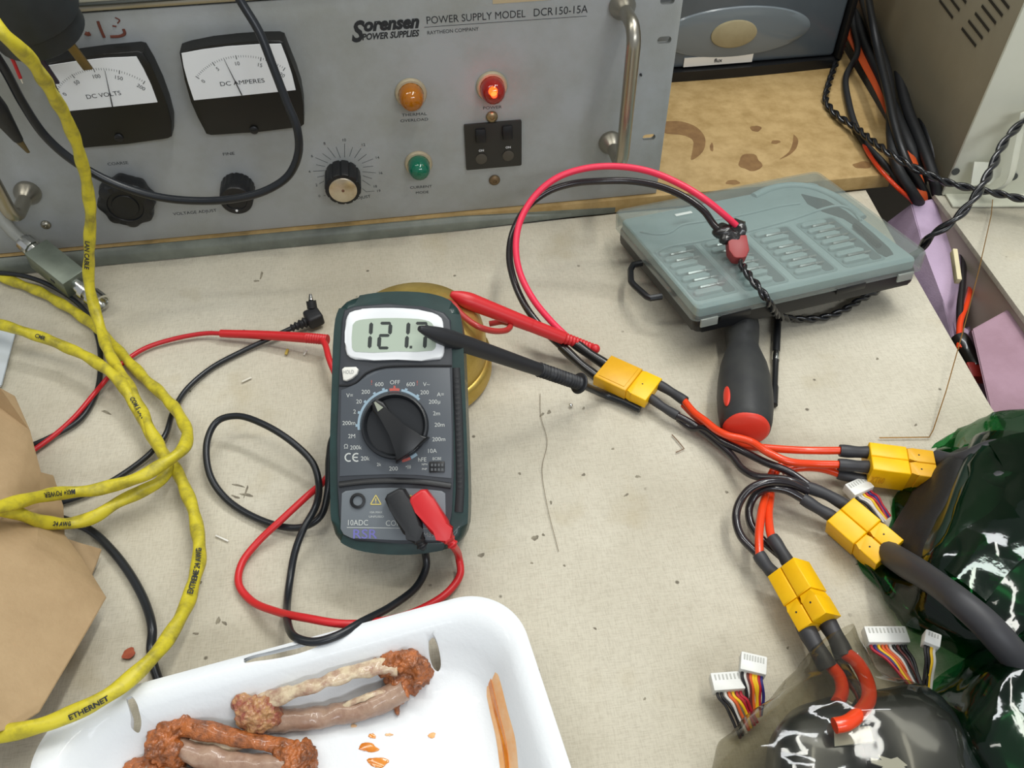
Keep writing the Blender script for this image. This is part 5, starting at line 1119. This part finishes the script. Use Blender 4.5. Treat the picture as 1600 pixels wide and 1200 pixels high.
cab('fat black cable added to fill the dark right rear of the corner bundle', [(1392, -60, 30), (1400, 20, 22), (1412, 80, 19), (1430, 150, 17), (1450, 210, 16), (1465, 262, 4), (1474, 300, -20)], 5.0, M_blackpl)
cab('black cable added to darken the bundle behind the orange strap near the top edge', [(1352, -30, 70), (1362, 30, 62), (1372, 80, 50), (1386, 140, 42), (1399, 200, 34), (1416, 252, 24), (1438, 290, 6), (1458, 330, -24)], 3.6, M_blackpl)
cab('thin red wire dropping off the board corner into the gap', [(1346, 215, 14.5), (1356, 238, 15), (1378, 268, 15), (1402, 293, 10), (1425, 314, -4), (1436, 330, -20)], 1.7, M_orange)
lg = thing('gap_lead', 'black and red lead with a red plug lying down in the gap', 'lead', W(1500, 480, -.03))
wr(lg, [(1478, 322, -4), (1494, 360, -14), (1504, 400, -18), (1504, 440, -22), (1500, 480, -26), (1500, 530, -30)], 2.6, M_bsil); wr(lg, [(1506, 380, -28), (1517, 410, -30), (1518, 440, -30), (1510, 475, -28), (1500, 505, -26), (1499, 545, -28)], 2.2, M_orange)
sleeve(lg, [(1498, 528, -29), (1512, 552, -30), (1527, 578, -30)], 6, MATS['tape_black'])
A_, B_ = W(1522, 572, -.029), W(1536, 606, -.031); Mx = along(A_, B_); bm = NB(); box(bm, (.006, 0, 0), (.013, .014, .009), Mx, r=.001); obj('plug', bm, mat('red_plug', '#9a2a24', .45), lg)
bm = NB(); tube(bm, [W(*p[:2], p[2] / 1000) for p in ((1374, 684, 1), (1420, 683.5, 1), (1452, 683, 1.2), (1458, 672, 2), (1478, 612, 8), (1504, 520, 16), (1530, 420, 14), (1549, 335, 6), (1551, 312, 4))], .00035, 6)
o = obj('copper_wire', bm, mat('copper', '#b98a4a', .35, .9)); tag(o, 'bare thin copper wire bent at the corner, reaching over the gap', 'wire')
# ------------------------------------------------------------------ battery packs
def ringpts(r_, n=48, amp=.0, seed=0, ex=2.6, i=0, up=1.0):
    (x1, y1), (x2, y2), z0, z1 = r_; zc = (z0 + z1) / 2000; hz = (z1 - z0) / 2000
    a = W(x1, y1, zc); b = W(x2, y2, zc); m = (a + b) / 2; h = (b - a) / 2; out = []
    for k in range(n):
        t = 2 * math.pi * k / n; c, s = math.cos(t), math.sin(t)
        c = math.copysign(abs(c) ** (2 / ex), c); s = math.copysign(abs(s) ** (2 / ex), s)
        p = m + h * c + Vector((0, 0, hz * s))
        d = noise.noise_vector(p * 26 + Vector((seed, 0, 0))) * amp + noise.noise_vector(p * 75 + Vector((seed, 0, 0))) * amp * .5 + noise.noise_vector(p * 170 + Vector((seed, 0, 0))) * amp * .16
        p += d; p.z = max(p.z, .0007); out.append(p)
    return out
def loft(name, rings, m, par, amp, seed, sub=5, cap=(False, True), ex=2.6, thick=0, label=None):
    R_ = []; n = len(rings)
    flat_ = [Vector((*r_[0], 0)) for r_ in rings], [Vector((*r_[1], 0)) for r_ in rings], [Vector((r_[2], r_[3], 0)) for r_ in rings]
    A, B, Zs = [smooth(q, sub) for q in flat_]
    bm = NB(); V = [[bm.verts.new(p) for p in ringpts(((a.x, a.y), (b.x, b.y), z.x, z.y), 64, amp(i / len(A)) if callable(amp) else amp, seed, ex)] for i, (a, b, z) in enumerate(zip(A, B, Zs))]
    for p, q in zip(V, V[1:]):
        for i in range(64): bm.faces.new((p[i], p[(i + 1) % 64], q[(i + 1) % 64], q[i]))
    if cap[0]: bm.faces.new(V[0][::-1])
    if cap[1]: bm.faces.new(V[-1])
    return obj(name, bm, m, par, ang=70, label=label)
M_gfilm = mat('green_film', '#2f7a4c', .12, film=('#8fd0a4', .12, .035), bump=.25, bs=45)
M_gfilm2 = mat('dark_green_film', '#123a24', .10, film=('#5fa878', .10, .06), bump=.25, bs=60)
M_cfilm = mat('clear_film', '#8f9088', .14, film=('#dddbd2', .03, .07), bump=.12, bs=60)
M_cell = mat('cell_black', '#111615', .3, 0, '#161c1a', 20, coat=.3); M_cell2 = mat('cell_green_black', '#10271c', .28, 0, '#0c1e16', 20, coat=.4)
# upper green pack
loft('cell_block', [((1500, 715), (1425, 880), 4, 30), ((1515, 695), (1435, 900), 2, 38), ((1560, 690), (1470, 935), 1.5, 41), ((1660, 700), (1560, 985), 1.5, 41), ((1760, 710), (1660, 1010), 1.5, 41)], M_cell2, b1, .0008, 3, cap=(True, True), ex=4)
loft('film_wrap', [((1458, 694), (1352, 885), 1, 5), ((1500, 680), (1388, 938), 1, 17), ((1535, 660), (1430, 970), 1, 42), ((1600, 652), (1500, 1010), 1, 46), ((1700, 660), (1600, 1040), 1, 46), ((1790, 670), (1690, 1060), 1, 46)], M_gfilm2, b1, lambda t: .0050 * (1 - t) + .0022, 11, cap=(False, False))
# dark tape and leads inside the opening
loft('black_tape_end', [((1440, 745), (1385, 845), 2, 12), ((1465, 725), (1410, 880), 2, 26), ((1500, 705), (1430, 905), 2, 34), ((1540, 700), (1455, 915), 2, 36)], mat('matte_tape', '#1c1b1a', .5, bump=.3, bs=200), b1, .002, 6, cap=(True, True), ex=2.4)
sleeve(b1, [(1462, 716, 17), (1485, 722, 22), (1512, 716, 32), (1545, 703, 38), (1575, 700, 40)], 5.0); sleeve(b1, [(1462, 738, 15), (1490, 748, 20), (1520, 752, 32), (1555, 750, 40), (1590, 748, 42)], 4.6); sleeve(b1, [(1455, 728, 8), (1490, 738, 14), (1530, 735, 26)], 4.2)
# upper film flap with a bright edge over the cells
def flap(par, name, rows, m, amp=.0012, seed=0, fr=40): return sheet(name, rows, m, par, amp, 6, .00012, seed, fr)
flap(b1, 'film_flap', [[(1455, 700, 6), (1462, 692, 12), (1472, 688, 16)], [(1475, 697, 8), (1480, 682, 16), (1488, 677, 20)], [(1490, 700, 10), (1494, 682, 20), (1500, 672, 26)]], M_gfilm, .001, 3)
flap(b1, 'film_flap', [[(1545, 690, 44), (1570, 735, 46), (1562, 785, 46), (1500, 832, 42), (1455, 878, 34)], [(1575, 680, 46), (1598, 735, 48), (1590, 800, 48), (1530, 850, 46), (1490, 900, 42)], [(1630, 670, 46), (1650, 740, 48), (1640, 830, 48), (1580, 890, 46), (1540, 940, 42)]], M_gfilm2, .0016, 9)
flap(b1, 'film_flap', [[(1338, 862, 2), (1350, 850, 6), (1368, 862, 8)], [(1342, 882, 1.5), (1360, 884, 6), (1385, 890, 10)], [(1352, 898, 1.5), (1375, 910, 6), (1400, 915, 9)], [(1385, 930, 1.5), (1405, 950, 6), (1425, 965, 5)]], M_gfilm, .0018, 14)
# lower green pack
loft('cell_block', [((1600, 1020), (1500, 1150), 3, 34), ((1625, 1015), (1510, 1175), 2, 42), ((1700, 1010), (1570, 1290), 1.5, 44), ((1800, 1030), (1660, 1400), 1.5, 44)], M_cell2, b2, .0008, 8, cap=(True, True), ex=4)
loft('film_wrap', [((1540, 1003), (1442, 1092), 1, 20), ((1580, 988), (1462, 1132), 1, 36), ((1625, 985), (1490, 1185), 1, 47), ((1700, 985), (1560, 1300), 1, 48), ((1800, 1010), (1650, 1410), 1, 48)], M_gfilm2, b2, lambda t: .0036 * (1 - t) + .0014, 23, cap=(False, False))
flap(b2, 'film_flap', [[(1436, 1092, 3), (1460, 1062, 12), (1500, 1035, 20), (1545, 1012, 26)], [(1462, 1098, 12), (1482, 1078, 22), (1515, 1055, 30), (1560, 1030, 36)]], M_gfilm, .0014, 31)
sleeve(b2, [(1388, 864, 15), (1412, 880, 25), (1450, 903, 42), (1500, 940, 56), (1540, 975, 56), (1565, 1002, 52), (1590, 1030, 44)], 6.4)
# clear pack
loft('cell_block', [((1222, 1125), (1300, 1100), 3, 26), ((1205, 1150), (1320, 1120), 2, 36), ((1200, 1220), (1345, 1200), 1.5, 38), ((1190, 1330), (1360, 1330), 1.5, 38)], M_cell, b3, .0008, 5, cap=(True, True), ex=3.4)
loft('cell_block', [((1330, 1100), (1440, 1085), 3, 30), ((1325, 1125), (1468, 1110), 2, 36), ((1345, 1210), (1520, 1200), 1.5, 38), ((1370, 1330), (1560, 1330), 1.5, 38)], M_cell, b3, .0008, 15, cap=(True, True), ex=3.4)
loft('film_wrap', [((1281, 1008), (1332, 984), 6, 24), ((1262, 1030), (1345, 1015), 2, 27), ((1225, 1070), (1372, 1060), 1, 32), ((1175, 1115), (1440, 1080), 1, 40), ((1130, 1165), (1495, 1135), 1, 44), ((1112, 1215), (1530, 1205), 1, 44), ((1090, 1330), (1570, 1330), 1, 44)], M_cfilm, b3, lambda t: .0022 + .0022 * math.sin(t * 3.1), 37, sub=9, cap=(False, False))
sleeve(b3, [(1256, 976, 14), (1270, 1002, 15), (1286, 1030, 15), (1294, 1044, 14)], 4.4); sleeve(b3, [(1284, 960, 15), (1298, 982, 16), (1312, 1008, 17), (1320, 1028, 17)], 4.4)
wr(b3, [(1316, 1018, 17), (1336, 1032, 20), (1352, 1058, 25), (1358, 1088, 32), (1345, 1112, 40), (1322, 1130, 45), (1304, 1134, 45)], 3.2, M_orange); wr(b3, [(1298, 1040, 14), (1312, 1058, 17), (1316, 1080, 22), (1308, 1100, 30)], 3.0, M_orange)
wr(b3, [(1312, 1032, 14), (1328, 1060, 18), (1345, 1085, 26), (1352, 1110, 34)], 2.8, M_bsil)
bm = NB(); hexa(bm, wm((1303, 1142, 37), (1360, 1136, 37), (1366, 1160, 37), (1304, 1168, 37)) + wm((1303, 1140, 39), (1358, 1134, 39), (1366, 1158, 39), (1304, 1166, 39))); obj('paper_label', bm, mat('label_grey_white', '#b9b8ac', .6), b3)
bm = NB(); q = [(1360, 1184), (1378, 1188), (1372, 1180), (1392, 1186), (1402, 1183), (1418, 1196), (1412, 1198), (1424, 1206), (1410, 1210), (1390, 1206), (1372, 1204), (1380, 1198), (1362, 1192)]
P = [W(x, y, .0385) for x, y in q]; prism(bm, [(p.x, p.y) for p in P][::-1], .0378, .0386); obj('printed_emblem', bm, mat('emblem_white', '#c4c4bc', .5), b3)
# balance plugs with rainbow wires
WC = {'k': '#1b191c', 'w': '#c9c6c0', 'o': '#cf5a2a', 'y': '#e0b41e', 'r': '#a82030', 'b': '#2c2a6a', 'n': '#5f2c28'}
def jst(label, A, B, z0, tall, dep_, cols, ends, group=None, par=None):
    # A,B: pixel ends of the wire side of the housing; body rises away from the wires
    t = par; a, b = W(*A, z0 / 1000), W(*B, z0 / 1000); X = (b - a); Lc = X.length
    e0 = W(*ends[0][:2], ends[0][2] / 1000); e1 = W(*ends[1][:2], ends[1][2] / 1000)
    mid = (a + b) / 2; away = (mid - (e0 + e1) / 2); away.z = 0; away = (away - away.dot(X.normalized()) * X.normalized()).normalized()
    F = Frame(a, X, away); bm = NB(); prism(bm, rrect(-.001, 0, Lc + .001, tall, .0005, 2), -dep_ / 2, dep_ / 2, F.M, r=.0004, vert=True)
    h = obj('balance_plug', bm, mat('white_nylon', '#d9d9d4', .4), t)
    bm = NB()
    for k in range(len(cols)): box(bm, (Lc * (k + .5) / len(cols), tall * .72, dep_ / 2), (.0007, tall * .3, .0003), F.M)
    obj('contact_slots', bm, mat('slot_grey', '#a9a9a2', .5), h)
    for k, c in enumerate(cols):
        f = (k + .5) / len(cols); p = a.lerp(b, f) + away * .001; q = e0.lerp(e1, f); m1 = p.lerp(q, .35) - away * .001 + Vector((0, 0, .002)); m2 = p.lerp(q, .7) + Vector((.0006 * math.sin(k * 2), 0, .001))
        bm = NB(); tube(bm, smooth([p, p - away * .003, m1, m2, q, q + (q - m2) * .5], 5), .00075, 8); obj('balance_wire', bm, mat('wire_' + {'k': 'black', 'w': 'white', 'o': 'orange', 'y': 'yellow', 'r': 'red', 'b': 'blue', 'n': 'brown'}[c], WC[c], .4), t)
jst('', (1118, 1083), (1160, 1080), 12, .0085, .006, 'kkwoyrr', ((1150, 1145, 4), (1182, 1120, 6)), par=b3)
jst('', (1158, 1050), (1192, 1058), 16, .0090, .006, 'kwnoyyrb', ((1168, 1118, 6), (1192, 1108, 8)), par=b3)
jst('', (1358, 1008), (1417, 1008), 8, .0085, .006, 'rbyoowknkk', ((1425, 1078, 6), (1446, 1080, 8)), par=b2)
jst('', (1444, 1008), (1462, 1015), 22, .0070, .006, 'kkyw', ((1440, 1078, 12), (1456, 1076, 12)), par=b2)
jst('', (1336, 778), (1362, 766), 8, .0085, .006, 'kwwyrbr', ((1372, 812, 5), (1388, 800, 6)), par=b1)
# ------------------------------------------------------------------ scraps
def scrap(name, label, A, B, w_, h_, m, cat='scrap', z=.0004):
    a, b = W(*A, z), W(*B, z); bm = NB(); box(bm, (0, 0, h_ / 2), ((b - a).length, w_, h_), along((a + b) / 2, b), r=min(w_, h_) * .25); o = obj(name, bm, m); tag(o, label, cat)
M_scr = mat('white_scrap', '#dcdad2', .4)
scrap('plastic_sliver', 'white plastic sliver on the canvas below the black loop, right of the yellow cable', (337, 837), (357, 846), .0009, .0006, M_scr)
scrap('plastic_sliver', 'clear plastic sliver on the canvas above the black lead loop', (378, 597), (393, 590), .0014, .0005, mat('clear_scrap', '#cfcabb', .2))
scrap('plastic_sliver', 'yellowish wire offcut on the canvas just below the left red probe', (447, 555), (450, 547), .0018, .0014, mat('yellow_scrap', '#b9a24e', .5))
scrap('plastic_sliver', 'thin white offcut beside the yellowish one below the left red probe', (475, 555), (480, 547), .0010, .0006, M_scr)
bm = NB(); ball(bm, W(892, 633, .0012), .0013, .0013, .0011, 2); o = obj('solder_bead', bm, M_steel); tag(o, 'tiny shiny solder bead on the canvas below the black probe', 'bead')
bm = NB(); tube(bm, wp([(1050, 679, .4), (1060, 690, .6), (1069, 701, .6), (1056, 707, .4)]), .00035, 6); o = obj('wire_clipping', bm, mat('brown_clipping', '#7d6550', .5)); tag(o, 'thin bent brown wire clipping on the canvas left of the connectors', 'clipping')
bm = NB(); q = [tuple(W(x, y, .0006)[:2]) for x, y in blobpoly(201, 1021, 12, 7, seed=5, rot=-.5, jit=.2)]; prism(bm, q, .0003, .0007); o = obj('sauce_blot', bm, mat('red_brown_sauce', '#9a4a2a', .5, 0, '#8a3a20', 200)); tag(o, 'red-brown sauce blot on the canvas beside the foam tray', 'blot')
bm = NB(); tube(bm, smooth(wp([(636, 452, 1), (648, 446, 3), (658, 448, 3)]), 4), .0012, 8); o = obj('blue_scrap', bm, mat('blue_plastic', '#3f63a8', .4)); tag(o, 'bit of blue wire poking out above the multimeter by the brass pot', 'scrap')
M_ink = mat('dark_smudge', '#6f685a', .85, 0, '#8b8472', 250)
def smudge(pts, name='smudge'):
    bm = NB()
    for k, (x, y, rx_, ry_, ro) in enumerate(pts):
        q = [tuple(W(px, py, .0005)[:2]) for px, py in blobpoly(x, y, rx_, ry_, seed=x, rot=ro, jit=.35)]; c0 = W(x, y, 0); zc = canvas_z(c0.x, c0.y) - .0008; prism(bm, q, zc - .0003, zc + .00012)
    return obj(name, bm, M_ink, bpy.data.objects['canvas_cover'])
bm = NB(); tube(bm, smooth(wp([(844, 615, .5), (845, 650, .5), (855, 690, .6), (847, 732, .5), (855, 790, .5), (873, 862, .5)]), 6), .00016, 5); o = obj('loose_thread', bm, mat('thread_brown', '#7b705c', .7)); tag(o, 'long loose thread lying on the canvas right of the multimeter', 'thread')
for s_ in ((812, 738, 2, 2, 0), (912, 740, 3, 2, 0), (997, 742, 4, 2, .2), (979, 771, 4, 1.6, -.4), (1136, 767, 2.5, 2, 0), (958, 699, 2, 1.6, 0), (861, 783, 2, 2.6, 0), (849, 834, 2.2, 2, 0), (836, 839, 5, 4, 0), (882, 882, 2, 1.6, 0), (831, 878, 2, 1.6, 0), (847, 646, 4, 2, -.6), (268, 484, 3, 1.2, .5), (310, 494, 2, 1.2, 0), (296, 609, 2, 1.6, 0), (165, 642, 7, 2, .3), (912, 636, 2, 2, 0), (1232, 1010, 2, 2, 0), (1008, 1090, 2, 2, 0), (930, 980, 3, 1.4, .3), (1372, 558, 2.4, 1.6, 0), (1340, 880, 2, 1.4, 0), (1432, 662, 2, 2, 0), (372, 757, 9, 1.6, .2), (385, 772, 11, 2, .1), (368, 775, 8, 1.5, .3), (384, 766, 1.6, 9, .3), (400, 437, 4, 1.5, 0), (408, 428, 2, 5, .3), (405, 482, 5, 1.2, .1), (340, 968, 3, 6, .2), (350, 972, 5, 2, .4), (312, 908, 3, 2, 0), (970, 608, 5, 3, 0), (858, 642, 3, 3, 0), (752, 866, 5, 3, 0), (305, 988, 4, 2, 0)): smudge([s_])
